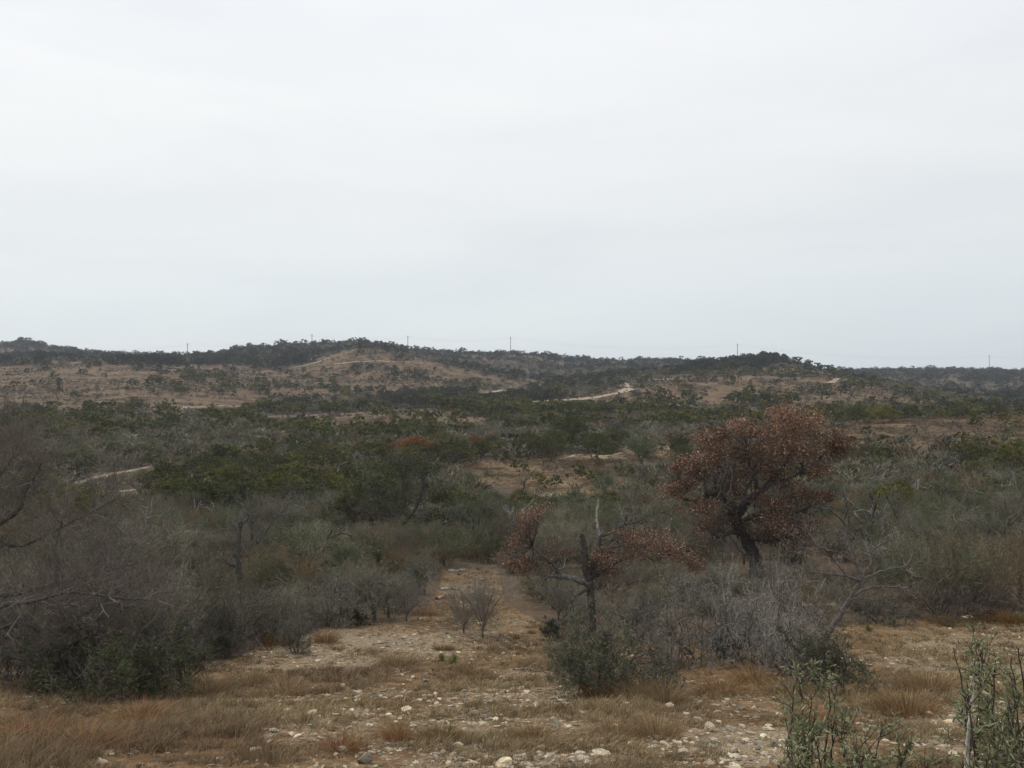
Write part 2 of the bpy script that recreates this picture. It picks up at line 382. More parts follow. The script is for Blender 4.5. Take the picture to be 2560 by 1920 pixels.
def fit2(A,B,h,w):
    V=np.concatenate(A.v+B.v); zt=np.percentile(V[:,2],99.5); rr=np.percentile(np.hypot(V[:,0],V[:,1]),96)
    s=np.array([w*.5/rr,w*.5/rr,h/zt])
    for m in (A,B): m.v=[(x*s).astype(np.float32) for x in m.v]
    return A,B
def oak_proto(seed,lod,width=1.2,col=(.072,.080,.032),dense=1.0,low=.16,flat=.6):
    "rounded evergreen oak: forked trunk, crown of leaf clumps with gaps"
    rng=np.random.default_rng(seed); A=MB(); B=MB()
    ns=rng.integers(2,4); az=rng.uniform(0,6.3)+np.arange(ns)*6.28/ns; tilt=np.radians(rng.uniform(15,38,ns))
    D=np.stack([np.cos(az)*np.sin(tilt),np.sin(az)*np.sin(tilt),np.cos(tilt)],1)
    P=np.zeros((ns,3)); P[:,2]=-.06
    S=grow(P,D,rng.uniform(.55,.7,ns),np.full(ns,.03),3,[6,5],42,.62,up=.1,rng=rng,rdec=.5,tmin=.4)
    for i,(p0,p1,r0,r1) in enumerate(S[:3] if lod<2 else S[:1]):
        frusta(A,p0,p1,r0,r1,[6,4,3][min(lod,2)],vary(BARK,len(p0),.15,rng))
    # clumps
    nc={0:95,1:60,2:26}[lod]; th=rng.uniform(0,6.283,nc); q=rng.uniform(0,1,nc)**.5; zc=rng.uniform(0,1,nc)
    prof_=np.sqrt(np.clip(1-(zc*1.0)**2,0,1))*.92+.12
    rr=width*.5*prof_*(.35+.65*q); lob=1+.16*np.sin(th*3+seed)+.1*np.sin(th*5+seed*2)
    C=np.stack([np.cos(th)*rr*lob,np.sin(th)*rr*lob,(low+.12)+zc*(1-low-.18)*(1+.08*np.sin(th*2+seed*3))],1)
    tips=S[-1][1]; 
    nl=int({0:6200,1:1500,2:240}[lod]*dense); ci=rng.integers(0,nc,nl); cs=rng.uniform(.05,.105,nc)
    off=rdir(nl,rng)*(rng.uniform(0,1,(nl,1))**.45); off[:,2]*=flat
    Pl=C[ci]+off*cs[ci][:,None]*(1.25 if lod<2 else 1.4)
    tone=rng.uniform(.65,1.35,nc); yel=rng.uniform(0,1,nc)
    Cl=np.asarray(col)[None]*tone[ci][:,None]*(1+np.array([.35,.2,0])[None]*yel[ci][:,None])
    Cl=Cl*(1+rng.normal(0,.2,(nl,1))); Cl=np.clip(Cl,.006,.6)
    leaves(B,Pl,{0:.030,1:.058,2:.17}[lod],Cl,1 if lod==9 else 0,.62,rng)
    if lod<2:
        # twigs carrying the clumps
        p0=C*np.array([.45,.45,.75]); ribbons(A,p0,C,np.full(nc,.006),np.full(nc,.002),vary(BARK,nc,.2,rng),0,rng)
    return A,B
# ------------------------------------------------------------------ ground sheet
def build_ground():
    nr,na=Z2.shape; V=np.stack([X2,Y2,Z2],-1)[:, :-1]; na-=1
    i=np.arange(nr-1)[:,None]; j=np.arange(na)[None]; j2=(j+1)%na
    Q=np.stack([i*na+j,i*na+j2,(i+1)*na+j2,(i+1)*na+j],-1).reshape(-1,4)[:,::-1]
    x=V[...,0].ravel(); y=V[...,1].ravel(); z=V[...,2].ravel(); R=np.hypot(x,y)
    front=y>1; u=np.where(front,U0+F*x/np.maximum(y,1),-9999); v=np.where(front,V0-F*z/np.maximum(y,1),9999)
    op=np.zeros(len(x),bool)
    for P in OPEN: op|=inpoly(u,v,P)
    n1=fbm(x/6,y/6,21); 
    litter=np.where(op,0.0,.75); litter=np.where(R>500,litter*.55,litter); litter=np.where(~front,.2,litter)
    grav=np.full(len(x),.18)
    def ell(cu,cv,ru,rv,a): 
        nonlocal grav
        d=((u-cu)/ru)**2+((v-cv)/rv)**2; grav=np.maximum(grav,a*np.clip(1.6-d,0,1))
    fore=inpoly(u,v,O_FORE); grav=np.where(fore,.34+n1*.5,grav)
    ell(1640,1615,150,42,.8); ell(1560,1590,100,25,.6); ell(1130,1510,240,60,.55); ell(760,1395,260,38,.66); ell(1000,1385,130,25,.6); ell(680,1440,180,14,.62)
    ell(640,1560,200,60,.5); ell(2100,1420,200,60,.58); ell(2080,1560,130,70,.6); ell(1000,1285,60,30,.5); ell(1190,1070,40,8,.6); ell(1400,970,60,14,.6); ell(1100,1560,260,50,.52)
    ell(1320,988,40,8,.6); ell(1150,1650,300,30,.55); ell(1800,960,20,20,.5); ell(1960,1020,60,14,.5)
    me=bpy.data.meshes.new('ground'); me.vertices.add(len(x)); me.vertices.foreach_set('co',V.astype(np.float32).ravel())
    me.loops.add(Q.size); me.loops.foreach_set('vertex_index',Q.ravel().astype(np.int32)); me.polygons.add(len(Q))
    me.polygons.foreach_set('loop_start',(np.arange(len(Q))*4).astype(np.int32)); me.polygons.foreach_set('use_smooth',np.ones(len(Q),bool))
    me.materials.append(M_GROUND); me.update(calc_edges=True); me.validate()
    a=me.color_attributes.new('zone','FLOAT_COLOR','POINT'); a.data.foreach_set('color',np.stack([grav,litter,np.clip((R-55)/40,0,1),np.ones_like(R)],1).astype(np.float32).ravel())
    o=bpy.data.objects.new('ground',me); COL.objects.link(o); tag(o,kind='structure')
build_ground()
def build_road(name,L,w,kind='structure'):
    P=np.array([hit(a,b)[:2] for a,b in L]); 
    P=smooth_path(np.c_[P,np.zeros(len(P))],10)[:,:2]
    seg=np.hypot(*np.diff(P,axis=0).T); s=np.concatenate([[0],np.cumsum(seg)]); n=int(max(8,s[-1]/1.2)); t=np.linspace(0,s[-1],n)
    P=np.stack([np.interp(t,s,P[:,0]),np.interp(t,s,P[:,1])],1); d=unit(np.gradient(P,axis=0)); nn=np.stack([-d[:,1],d[:,0]],1)
    ww=w*.5*(1+.5*fbm(t/6,t*0+3,4)); k=np.linspace(-1,1,7)
    taper=np.clip(np.minimum(t,s[-1]-t)/(w*1.5),.12,1)
    ww=ww*taper
    X=P[:,None]+nn[:,None]*(k[None,:,None]*ww[:,None,None]) ; X[:,0]+=nn*fbm(t/1.7,t*0,8)[:,None]*w*.25; X[:,-1]+=nn*fbm(t/1.7,t*0,18)[:,None]*w*.25
    Z=ground(X[...,0],X[...,1])+.05+.0004*X[...,1]; Z[:,0]-=.15;Z[:,-1]-=.15
    mb=MB(); V=np.concatenate([X,Z[...,None]],-1); i=np.arange(n-1)[:,None]; j=np.arange(6)[None]
    Q=np.stack([i*7+j,i*7+j+1,(i+1)*7+j+1,(i+1)*7+j],-1).reshape(-1,4)
    mb.add(V,Q,(1,1,1),0,True); o=mb.obj('dirt_path' if w<2 else 'dirt_road',[M_ROAD]); tag(o,kind='structure')
for nme,(L,w) in ROADS.items(): build_road(nme,L,w)

# ------------------------------------------------------------------ placement helpers
def xf(x,y,z,rot,sx,sz):
    c,s=math.cos(rot),math.sin(rot)
    return np.array([[c*sx,-s*sx,0,x],[s*sx,c*sx,0,y],[0,0,sz,z],[0,0,0,1.]])
def two(root_name,proto,parts,label,cat,group,loc,rot,sx,sz,color):
    "a plant: an Empty with its parts, sharing mesh data with the prototype"
    e=empty(root_name,loc); e.rotation_euler=(0,0,rot); e.scale=(sx,sx,sz); tag(e,label,cat,group)
    for nm,me in zip(parts,proto):
        o=bpy.data.objects.new(nm,me); COL.objects.link(o); o.parent=e; o.color=(*color,1)
    return e
# protos: [kind][lod] -> list of dict(meshA, meshB, joined mesh, arrays)
PROTO={}
def make_protos(kind,fn,counts,wd):
    PROTO[kind]={}
    for lod,n in enumerate(counts):
        L=[]
        for i in range(n):
            A,B=fn(100*lod+i*7+hash(kind)%1 if False else 1000*lod+i*7+len(kind),lod)
            fit2(A,B,1.0,wd)
            J=MB(); J.addm(A.arr()); a=B.arr(); J.addm((a[0],a[1],a[2],a[3],a[4]*0+ (a[4]+1),a[5]))
            # material slots: 0 bark, 1 B-slot0, 2 B-slot1
            d={'arr':J.arr(),'w':wd}
            d['A'],d['B'],d['J']=A,B,J
            L.append(d)
        PROTO[kind][lod]=L
MATS={'bare_shrub':(M_BARK,[M_TWIG,M_LEAF]),'grey_green_shrub':(M_BARK,[M_TWIG,M_LEAF]),'live_oak':(M_BARK,[M_LEAF,M_LEAF]),'juniper':(M_BARK,[M_LEAF,M_LEAF]),'small_tree':(M_BARK,[M_TWIG,M_LEAF])}
make_protos('bare_shrub',lambda s,l:bare_proto(s,l),(6,6,5),1.35)
make_protos('grey_green_shrub',lambda s,l:bare_proto(s+3,l,leafy={0:.4,1:.8,2:.7}[l],col=GREYG),(5,5,4),1.3)
make_protos('small_tree',lambda s,l:bare_proto(s+5,l,single=True),(4,3,2),1.15)
make_protos('live_oak',lambda s,l:oak_proto(s,l),(5,6,6),1.3)
make_protos('juniper',lambda s,l:oak_proto(s+50,l,col=(.046,.056,.032),low=.0,dense=1.15),(3,4,4),1.2)
def pmesh(kind,lod,i,what):
    L=PROTO[kind][lod]; d=L[i%len(L)]; key='mesh'+what
    if key not in d:
        a,b=MATS[kind]; nm={'A':'trunk','B':'crown','J':kind}[what]
        d[key]=d[what].mesh(nm,[a] if what=='A' else b if what=='B' else [a]+b)
    return d[key]

# hero plants: (u, v base) kept clear of thicket in front: boxes u0,u1,v0,v1,R
KEEP=[]
def keep(u0,u1,v0,v1,Y): KEEP.append((u0,u1,v0,v1,Y))
keep(1440,1840,900,1195,42); keep(1160,1540,1090,1340,25); keep(770,1000,965,1165,60); keep(1110,1345,910,992,150)
keep(960,1075,1232,1300,38); keep(1000,1350,1000,1070,100)
keep(500,535,1130,1290,33); keep(620,660,1075,1130,58); keep(440,475,1085,1130,50); keep(1965,1990,1030,1105,60); keep(850,940,945,985,110)
keep(1870,1925,870,914,195)

# ------------------------------------------------------------------ thicket placement
LMK=[((1640,1060),'the big rusty oak'),((885,1070),'the large dark live oak'),((1230,960),'the green oak grove by the field'),((1300,835),'the pale road bend'),
     ((850,900),'the small brown knoll'),((250,1020),'the pale dirt lane'),((1000,800),'the central brown hill'),((1660,775),'the wooded right hilltop'),
     ((1180,1040),'the bare brown field'),((1350,1200),'the broken topped oak'),((250,850),'the open left hillside'),((60,750),'the dark left summit'),((2020,920),'the right brown crest'),((1990,1150),'the right hillside'),((515,1200),'the dead dark trunk'),((2100,830),'the far right ridge'),((730,750),'the ridge top firebreak')]
def where(u,v):
    best=min(LMK,key=lambda q:((u-q[0][0])/1.0)**2+((v-q[0][1])*1.8)**2)
    (a,b),nm=best; du=u-a; dv=v-b
    if abs(du)<45 and abs(dv)<25: r='beside'
    elif abs(du)>1.6*abs(dv): r='left of' if du<0 else 'right of'
    else: r='beyond' if dv<0 else 'below'
    return r+' '+nm
def cand():
    out=[]
    rng=np.random.default_rng(11)
    r=25.0
    while r<1620:
        sp=2.1 if r<70 else 2.5 if r<160 else 3.3 if r<320 else 4.3 if r<720 else 5.6
        az=np.arange(-math.radians(35),math.radians(35),sp/r)
        a=az+rng.uniform(-.5,.5,len(az))*sp/r*.9; rr=r+rng.uniform(-.5,.5,len(az))*sp*.9
        out.append(np.stack([np.sin(a)*rr,np.cos(a)*rr,np.full(len(az),sp)],1)); r+=sp
    return np.concatenate(out)
C=cand(); x,y=C[:,0],C[:,1]; sp=C[:,2]; z=ground(x,y); R=np.hypot(x,y); u,v=proj(x,y,z); n=len(x); rng=np.random.default_rng(5)
rnd=rng.uniform(0,1,n); n1=fbm(x/35,y/35,31)*2; n2=fbm(x/12,y/12,41)*2; n3=fbm(x/90,y/90,51)*2
# density and green share by zone
dens=np.full(n,.86)+n2*.2; green=np.full(n,.25)+n1*.55
def Z(P): return inpoly(u,v,P)
far=R>240
m=far; dens[m]=(.85+n2[m]*.55); green[m]=.22+n1[m]*.8
m=Z([(-500,905),(560,905),(700,920),(700,1000),(-500,1000)]); green[m]=.16+n1[m]*.7; dens[m]=.95
m=Z([(560,905),(1100,915),(1800,890),(1800,985),(1400,965),(1100,985),(560,1010)]); green[m]=.30+n1[m]*.9; dens[m]=.95
m=Z([(780,868),(900,850),(1160,850),(1500,880),(1480,900),(1100,900),(900,884)]); green[m]=.9; dens[m]=1
m=Z([(420,770),(560,745),(700,745),(640,792),(420,810)]); green[m]=.62+n1[m]*.6; dens[m]=.95
m=Z([(250,780),(560,785),(560,802),(280,795)]); green[m]=.95; dens[m]=.95
m=Z([(760,735),(880,745),(980,775),(800,752)]); green[m]=.95; dens[m]=1
m=Z([(1480,780),(1600,760),(1700,760),(1730,785),(1600,800),(1480,808)]); green[m]=.9; dens[m]=1
m=Z([(-500,720),(120,720),(200,775),(-500,790)]); green[m]=.6; dens[m]=1
m=Z([(1700,770),(1760,780),(1760,800),(1700,800)]); green[m]=.1
m=Z([(1850,940),(3000,940),(3000,1330),(1800,1330)]); green[m]=.08+n1[m]*.4; dens[m]=.78+n2[m]*.7
m=(v>1010)&(u<1900); green[m]=.07+n1[m]*.45
m=(v>1010)&(u>1380)&(u<1950); green[m]=.02
m=Z([(300,1040),(760,1000),(760,1100),(460,1140),(330,1110)]); green[m]=.5
# skyline: mixed juniper clumps
m=(R>1000); dens[m]=.42+n2[m]*2.2; green[m]=.75+n1[m]*.7
# openings
oden={0:.06,1:.08,2:.07,3:.12,4:.13,5:.20,6:0}
dens=np.where((R<240),np.maximum(dens,.93),dens)
opi=np.full(n,-1)
wu=u+fbm(x/16,y/16,131)*150*np.clip((R-60)/60,0,1); wv=v+fbm(x/16,y/16,137)*34*np.clip((R-60)/60,0,1)
for k,P in enumerate(OPEN): opi[inpoly(wu,wv,P)]=k
for k in range(len(OPEN)):
    m=opi==k; d=oden.get(k,0); dens[m]=np.clip(d+ (n2[m]*.8+n3[m]*.5-.12)*(2.6 if k in (0,2,3) else .3 if k==5 else 0),0,.9); green[m]=.5+n1[m]*.8
okay=(rnd<dens)
# kinds
g=rng.uniform(0,1,n); kind=np.where(g<green,np.where((R>350)&(rng.uniform(0,1,n)<.7),3,2),np.where(rng.uniform(0,1,n)<.55,1,0))
kind=np.where((R<75)&(u>960)&((kind==2)|(kind==3))&(rng.uniform(0,1,n)<.93),1,kind); kind=np.where((R<62)&(kind>=2)&(kind<4),1,kind); kind=np.where((R<62)&(kind==1)&(rng.uniform(0,1,n)<.5),0,kind)
kind=np.where((kind==0)&(rng.uniform(0,1,n)<.1)&(R<200),4,kind)
H=np.select([kind==0,kind==1,kind==2,kind==3,kind==4],[rng.uniform(1.9,3.4,n),rng.uniform(1.6,2.9,n),rng.uniform(2.9,5.0,n),rng.uniform(2.4,4.6,n),rng.uniform(2.8,4.2,n)])
H=np.where(R<60,H*.85,H); H=np.where(R>300,H*1.12,H); H=np.where((R>690)&(kind>=2),H*(1.3+n2*1.0)*np.where(R>900,np.where(rng.uniform(0,1,n)<.22,.95,.62),.86),H); H=np.where((R>60)&(R<300),H*.86,H); H=np.where((v>1000)&(u>1400)&(u<1950),H*.8,H); H=np.where(R<44,H*np.where((u>1100)&(u<1900),.62,1),H); H=np.where((opi>=0)&(kind!=2),H*.65,H); H=np.where(((opi==4)|(opi==5)),H*.62,H); H=np.where((kind==2)&(R>90)&(R<250),H*.84,H)
W=H*np.select([kind==0,kind==1,kind==2,kind==3,kind==4],[1.45,1.4,1.3,1.15,1.15])*rng.uniform(.85,1.2,n)
W=np.maximum(W,np.where(kind<2,sp*1.15,0)); W=np.where((R<240)&(kind<2),W*1.12,W)
q_=rng.uniform(.55,1.12,n); H=np.where(R<60,H*q_,H); W=np.where(R<60,W*(.35+.65*q_),W)
vt=V0-F*(z+H)/y; hw=W*.5/y*F
okay&=(u>-180)&(u<2400)&seen(x,y,z+H)
# do not let crowns stand in front of open ground, roads and the trees that stand out
for k,P in enumerate(OPEN):
    if k==6: continue
    okay&=~((opi!=k)&(inpoly(u,vt+(v-vt)*.22,P)|inpoly(u,vt+(v-vt)*.6,P))&(rng.uniform(0,1,n)<(.80 if k in (1,4) else .6)))
for nme,(L,w) in ROADS.items():
    Yr=hit(*L[len(L)//2])[1]
    for a,b in smooth_path(np.c_[np.array(L,float),np.zeros(len(L))],5)[:,:2]:
        m=okay&(np.abs(u-a)<hw*.5+2)&(vt<b+.5)&(v>b-2)&(y<Yr+6)&(y>Yr*.3)&(rng.uniform(0,1,n)<.96); Hn=(v-(b+1))/F*y*.95; okay&=~(m&(Hn<.7)); m&=Hn>=.7; H=np.where(m,Hn,H); W=np.where(m,np.minimum(W,Hn*1.9),W); kind=np.where(m&(Hn<2),kind%2,kind); vt=V0-F*(z+H)/y
for (a,b,c,d,Y) in KEEP:
    m=okay&(u+hw*.7>a)&(u-hw*.7<b)&(vt<d-(d-c)*.24)&(v>c)&(y<Y+1.5); Hn=(v-(d-(d-c)*.22))/F*y*.95; okay&=~(m&(Hn<.6)); m&=Hn>=.6; H=np.where(m,Hn,H); W=np.where(m,np.minimum(W,Hn*1.9),W); kind=np.where(m&(Hn<2),kind%2,kind); vt=V0-F*(z+H)/y
    okay&=~((np.abs(y-Y)<2.5)&(u>a)&(u<b)&(Y<70))
idx=np.nonzero(okay)[0]
print('thicket plants',len(idx))
KN=['bare_shrub','grey_green_shrub','live_oak','juniper','small_tree']
CAT=['shrub','shrub','tree','tree','tree']
ADJ=[['leafless grey shrub','leafless brown grey shrub','wide pale grey leafless shrub','leafless purplish grey shrub','leafless rusty brown shrub'],['fine leaved grey green shrub','dull olive grey shrub','sage green twiggy shrub'],['round crowned dark green live oak','olive green live oak','yellowish green live oak'],['low dark green juniper','blackish green juniper'],['slim bare grey tree']]
TINT=[[(.95,.97,1.0),(1.02,.91,.84),(1.3,1.3,1.25),(.94,.87,.90),(1.05,.84,.66)],[(1.3,1.3,1.08),(1.05,.98,.8),(1.22,1.28,1.14)],[(.75,.82,.78),(1.0,1.0,.9),(1.3,1.2,.8)],[(.9,.9,.95),(.72,.75,.8)],[(1,1,1)]]
made=0
for k in range(5):
    I=idx[kind[idx]==k]; hw_=W[I]*.75/y[I]*F; I=I[(u[I]+hw_>-10)&(u[I]-hw_<2222)|(R[I]>110)]; hw_=W[I]*.75/y[I]*F; I=I[np.argsort(-(H[I]/y[I])*np.where((u[I]+hw_>-10)&(u[I]-hw_<2222),1,.2))]
    ind,rest=I[:300],I[300:]
    for c,i in enumerate(ind):
        lod=0 if R[i]<75 else 1 if (R[i]<330 or k>1) else 2
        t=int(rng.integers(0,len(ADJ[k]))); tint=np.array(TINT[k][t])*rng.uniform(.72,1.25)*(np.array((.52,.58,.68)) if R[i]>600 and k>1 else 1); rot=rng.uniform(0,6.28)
        size='tall ' if H[i]>np.percentile(H[I],75) else 'low ' if H[i]<np.percentile(H[I],25) else ''
        adj=ADJ[k][t].replace('low ','') if size else ADJ[k][t]
        lab=(size+adj+' '+where(u[i],v[i])); loc=(x[i],y[i],z[i]-.04)
        grp={0:'leafless shrubs of the thicket',1:'grey green shrubs of the thicket',2:'live oaks among the brush',3:'junipers on the slopes',4:'slim bare trees in the thicket'}[k]
        sx=W[i]/PROTO[KN[k]][lod][0]['w']
        if lod<=1 and H[i]/y[i]*887>17:
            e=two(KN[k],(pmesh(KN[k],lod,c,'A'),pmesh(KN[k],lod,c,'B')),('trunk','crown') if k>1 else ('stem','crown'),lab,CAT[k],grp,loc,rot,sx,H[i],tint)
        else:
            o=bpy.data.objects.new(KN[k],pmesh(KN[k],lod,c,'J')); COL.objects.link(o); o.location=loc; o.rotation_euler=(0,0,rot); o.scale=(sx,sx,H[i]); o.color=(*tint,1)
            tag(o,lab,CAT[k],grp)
    if len(rest):
        mb=MB()
        for i in rest:
            lod=1 if R[i]<95 else 2; L=PROTO[KN[k]][lod]; d=L[int(rng.integers(0,len(L)))]
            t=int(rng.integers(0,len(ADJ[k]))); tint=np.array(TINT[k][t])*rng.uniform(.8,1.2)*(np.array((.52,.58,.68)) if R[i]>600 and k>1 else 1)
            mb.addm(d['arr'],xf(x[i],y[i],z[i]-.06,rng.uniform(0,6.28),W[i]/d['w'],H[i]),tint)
        a,b=MATS[KN[k]]
        o=mb.obj({0:'distant_bare_brush',1:'distant_grey_brush',2:'distant_oak_wood',3:'distant_juniper_wood',4:'distant_bare_wood'}[k],[a]+b)
        tag(o,{0:'far off mass of leafless grey brush over the hills',1:'far off mass of grey green brush over the hills',2:'far off wood of dark oaks over the hills',3:'far off cover of dark junipers on hills and ridges',4:'far off thin bare trees'}[k],'brush',kind='stuff')
        print(KN[k],'individual',len(ind),'rest',len(rest))

# low scrub speckling the open slopes
mb=MB(); rng=np.random.default_rng(77); 
NS=120000; Rs=np.sqrt(rng.uniform(85.**2,800.**2,NS)); as_=rng.uniform(-math.radians(32),math.radians(32),NS)
sx_,sy_=np.sin(as_)*Rs,np.cos(as_)*Rs; sz_=ground(sx_,sy_); su,sv=proj(sx_,sy_,sz_); ok=np.zeros(NS,bool)
for k,P in enumerate((O_LEFT,O_CENT,O_RIGHT,O_PATCH,O_FIELD,O_RNEAR)): ok|=inpoly(su,sv,P)&(rng.uniform(0,1,NS)<(.38+fbm(sx_/34,sy_/14,71)*2.6))
ok&=seen(sx_,sy_,sz_+1)
for i in np.nonzero(ok)[0]:
    near=Rs[i]<240; h=(.25+.95*rng.uniform()**1.5)*(1 if not near else .5); w=h*rng.uniform(1.2,2.6); k=30 if near else 9
    off=rdir(k,rng)*rng.uniform(.2,1,(k,1))*np.array([w*.5,w*.5,h*.6])+np.array([0,0,h*.4])
    base=[(.075,.07,.045),(.12,.075,.055),(.13,.115,.095),(.05,.058,.034),(.10,.085,.068)][rng.integers(0,5)]
    leaves(mb,np.array([sx_[i],sy_[i],sz_[i]])+off,h*(.3 if near else .6),vary(base,k,.2,rng),0,.6,rng)
NS=60000; Rs=np.sqrt(rng.uniform(70.**2,240.**2,NS)); as_=rng.uniform(-math.radians(12),math.radians(32),NS)
sx_,sy_=np.sin(as_)*Rs,np.cos(as_)*Rs; sz_=ground(sx_,sy_); su,sv=proj(sx_,sy_,sz_); ok=np.zeros(NS,bool)
for P in (O_FIELD,O_RNEAR,O_SM[1]): ok|=inpoly(su,sv,P)
ok&=rng.uniform(0,1,NS)<(.5+fbm(sx_/7,sy_/7,91)*2.2); I=np.nonzero(ok)[0]; k=12; I2=np.repeat(I,k); m_=len(I2); h=np.repeat(rng.uniform(.12,.42,len(I)),k)
Pt=np.stack([sx_[I2],sy_[I2],sz_[I2]],1)+rng.normal(0,1,(m_,3))*np.array([.22,.22,0])+np.array([0,0,1])*(h*rng.uniform(.1,.8,m_))[:,None]
tc_=np.array([(.20,.14,.085),(.13,.085,.055),(.24,.18,.11),(.10,.085,.055)])[np.repeat(rng.integers(0,4,len(I)),k)]
leaves(mb,Pt,h*.75,tc_*(1+rng.normal(0,.2,(m_,1))),0,.25,rng,up=np.array([0,0,1.6]))
o=mb.obj('low_scrub',[M_LEAF]); tag(o,'low dark and reddish scrub dotted over the open brown slopes','scrub',kind='stuff')

# ------------------------------------------------------------------ trees that stand out
def W_(u,v,Y): return np.array([(u-U0)/F*Y,Y,-(v-V0)/F*Y])
def single(kind,u,v,h_units,w_units,label,lod=None,tint=(1,1,1),var=0,group=None,name=None,rot=None,cat=None):
    p=hit(u,v); s=p[1]/F; R=p[1]; lod=(0 if R<110 else 1) if lod is None else lod
    H=h_units*s; Wd=w_units*s; pr=PROTO[kind][lod][0]
    parts=('stem','crown') if 'shrub' in kind else ('trunk','crown')
    return two(name or kind,(pmesh(kind,lod,var,'A'),pmesh(kind,lod,var,'B')),parts,label,cat or ('shrub' if 'shrub' in kind else 'tree'),group,(p[0],p[1],p[2]-.04),var*1.3 if rot is None else rot,Wd/pr['w'],H,tint)
G='live oak grove beside the open field'
single('live_oak',1141,986,56,66,'small live oak with twin trunks at the left end of the grove',0,(.95,1.05,.8),0,G)
single('live_oak',1190,990,62,84,'pale green live oak second from the left in the grove',0,(1.05,1.12,.85),1,G)
single('live_oak',1234,971,74,112,'largest darkest live oak at the back of the grove',0,(.75,.86,.6),2,G)
single('live_oak',1289,996,60,80,'live oak on two trunks standing alone at the right of the grove',0,(.9,1.0,.75),3,G)
single('live_oak',1320,975,52,72,'rounded live oak behind the lone twin trunk oak',0,(.8,.9,.7),4,G)
single('small_tree',1067,974,42,62,'bare grey brown tree at the left edge of the brown field',0,(.95,.8,.75),1)
single('grey_green_shrub',1385,990,48,90,'large feathery grey green shrub right of the oak grove',0,(.95,1.1,.85),1)
single('live_oak',893,992,50,100,'wide rust red crowned oak beyond the large dark live oak',0,(2.6,1.0,.75),1,name='rusty_oak')
single('live_oak',1027,974,36,48,'small rust tinted oak left of the bare brown field',0,(2.3,1.0,.75),2,name='rusty_oak')
single('bare_shrub',706,1092,44,50,'pinkish red leafless shrub left of the large dark live oak',0,(1.7,.75,.62),2)
single('live_oak',1852,912,38,60,'olive green oak left of the yellowish oak on the right crest',0,(.95,1.0,.8),1)
single('live_oak',1908,914,40,62,'yellowish green spreading oak alone on the right brown crest',0,(1.9,1.7,1.0),3)
single('live_oak',2145,902,36,62,'dark twin trunk oak on the crest near the right edge',0,(.9,1.0,.8),0)
single('live_oak',2078,905,30,50,'thin slanting oak on the right brown crest',0,(1.0,1.05,.85),4)
single('live_oak',2200,1045,96,130,'big bright olive oak cut by the right edge of the view',0,(1.5,1.4,.9),2)
single('live_oak',1912,1215,42,90,'small yellow olive evergreen behind the pale bare tree',0,(1.9,1.45,.75),3)
single('live_oak',1215,1170,50,44,'small fresh green evergreen behind the broken topped oak',0,(1.0,1.3,.9),1)
single('live_oak',62,893,24,56,'broad dark oak at the foot of the left hillside',1,(.85,.9,.9),1)
single('live_oak',195,889,22,38,'round dark oak at the foot of the left hillside',1,(.8,.9,.85),2)
single('live_oak',162,862,18,30,'lone dark oak in the middle of the left hillside',1,(.8,.9,.85),3)
single('live_oak',348,812,14,22,'small lone dark oak high on the open left hillside',1,(.8,.85,.85),4)
single('live_oak',482,852,20,72,'wide dark oak clump in the middle of the brown slope',1,(.8,.85,.85),0)
single('live_oak',560,850,24,52,'dark oak clump right of the wide clump on the brown slope',1,(.8,.9,.9),1)
single('live_oak',767,752,16,24,'lone wide crowned oak on the skyline above the firebreak',1,(.7,.8,.85),2)
single('live_oak',1487,845,16,38,'dark oak on the brown slope right of the road bend',1,(.8,.9,.9),3)
single('live_oak',1670,872,24,50,'dark oak on the brown slope below the wooded hilltop',1,(.85,.9,.9),4)
single('live_oak',1375,856,14,28,'dark oak inside the road bend',1,(.8,.9,.9),0)
single('live_oak',905,815,16,26,'dark oak low on the central brown hill',1,(.8,.9,.9),2)
single('live_oak',770,800,18,30,'dark oak at the left foot of the central brown hill',1,(.8,.9,.9),1)

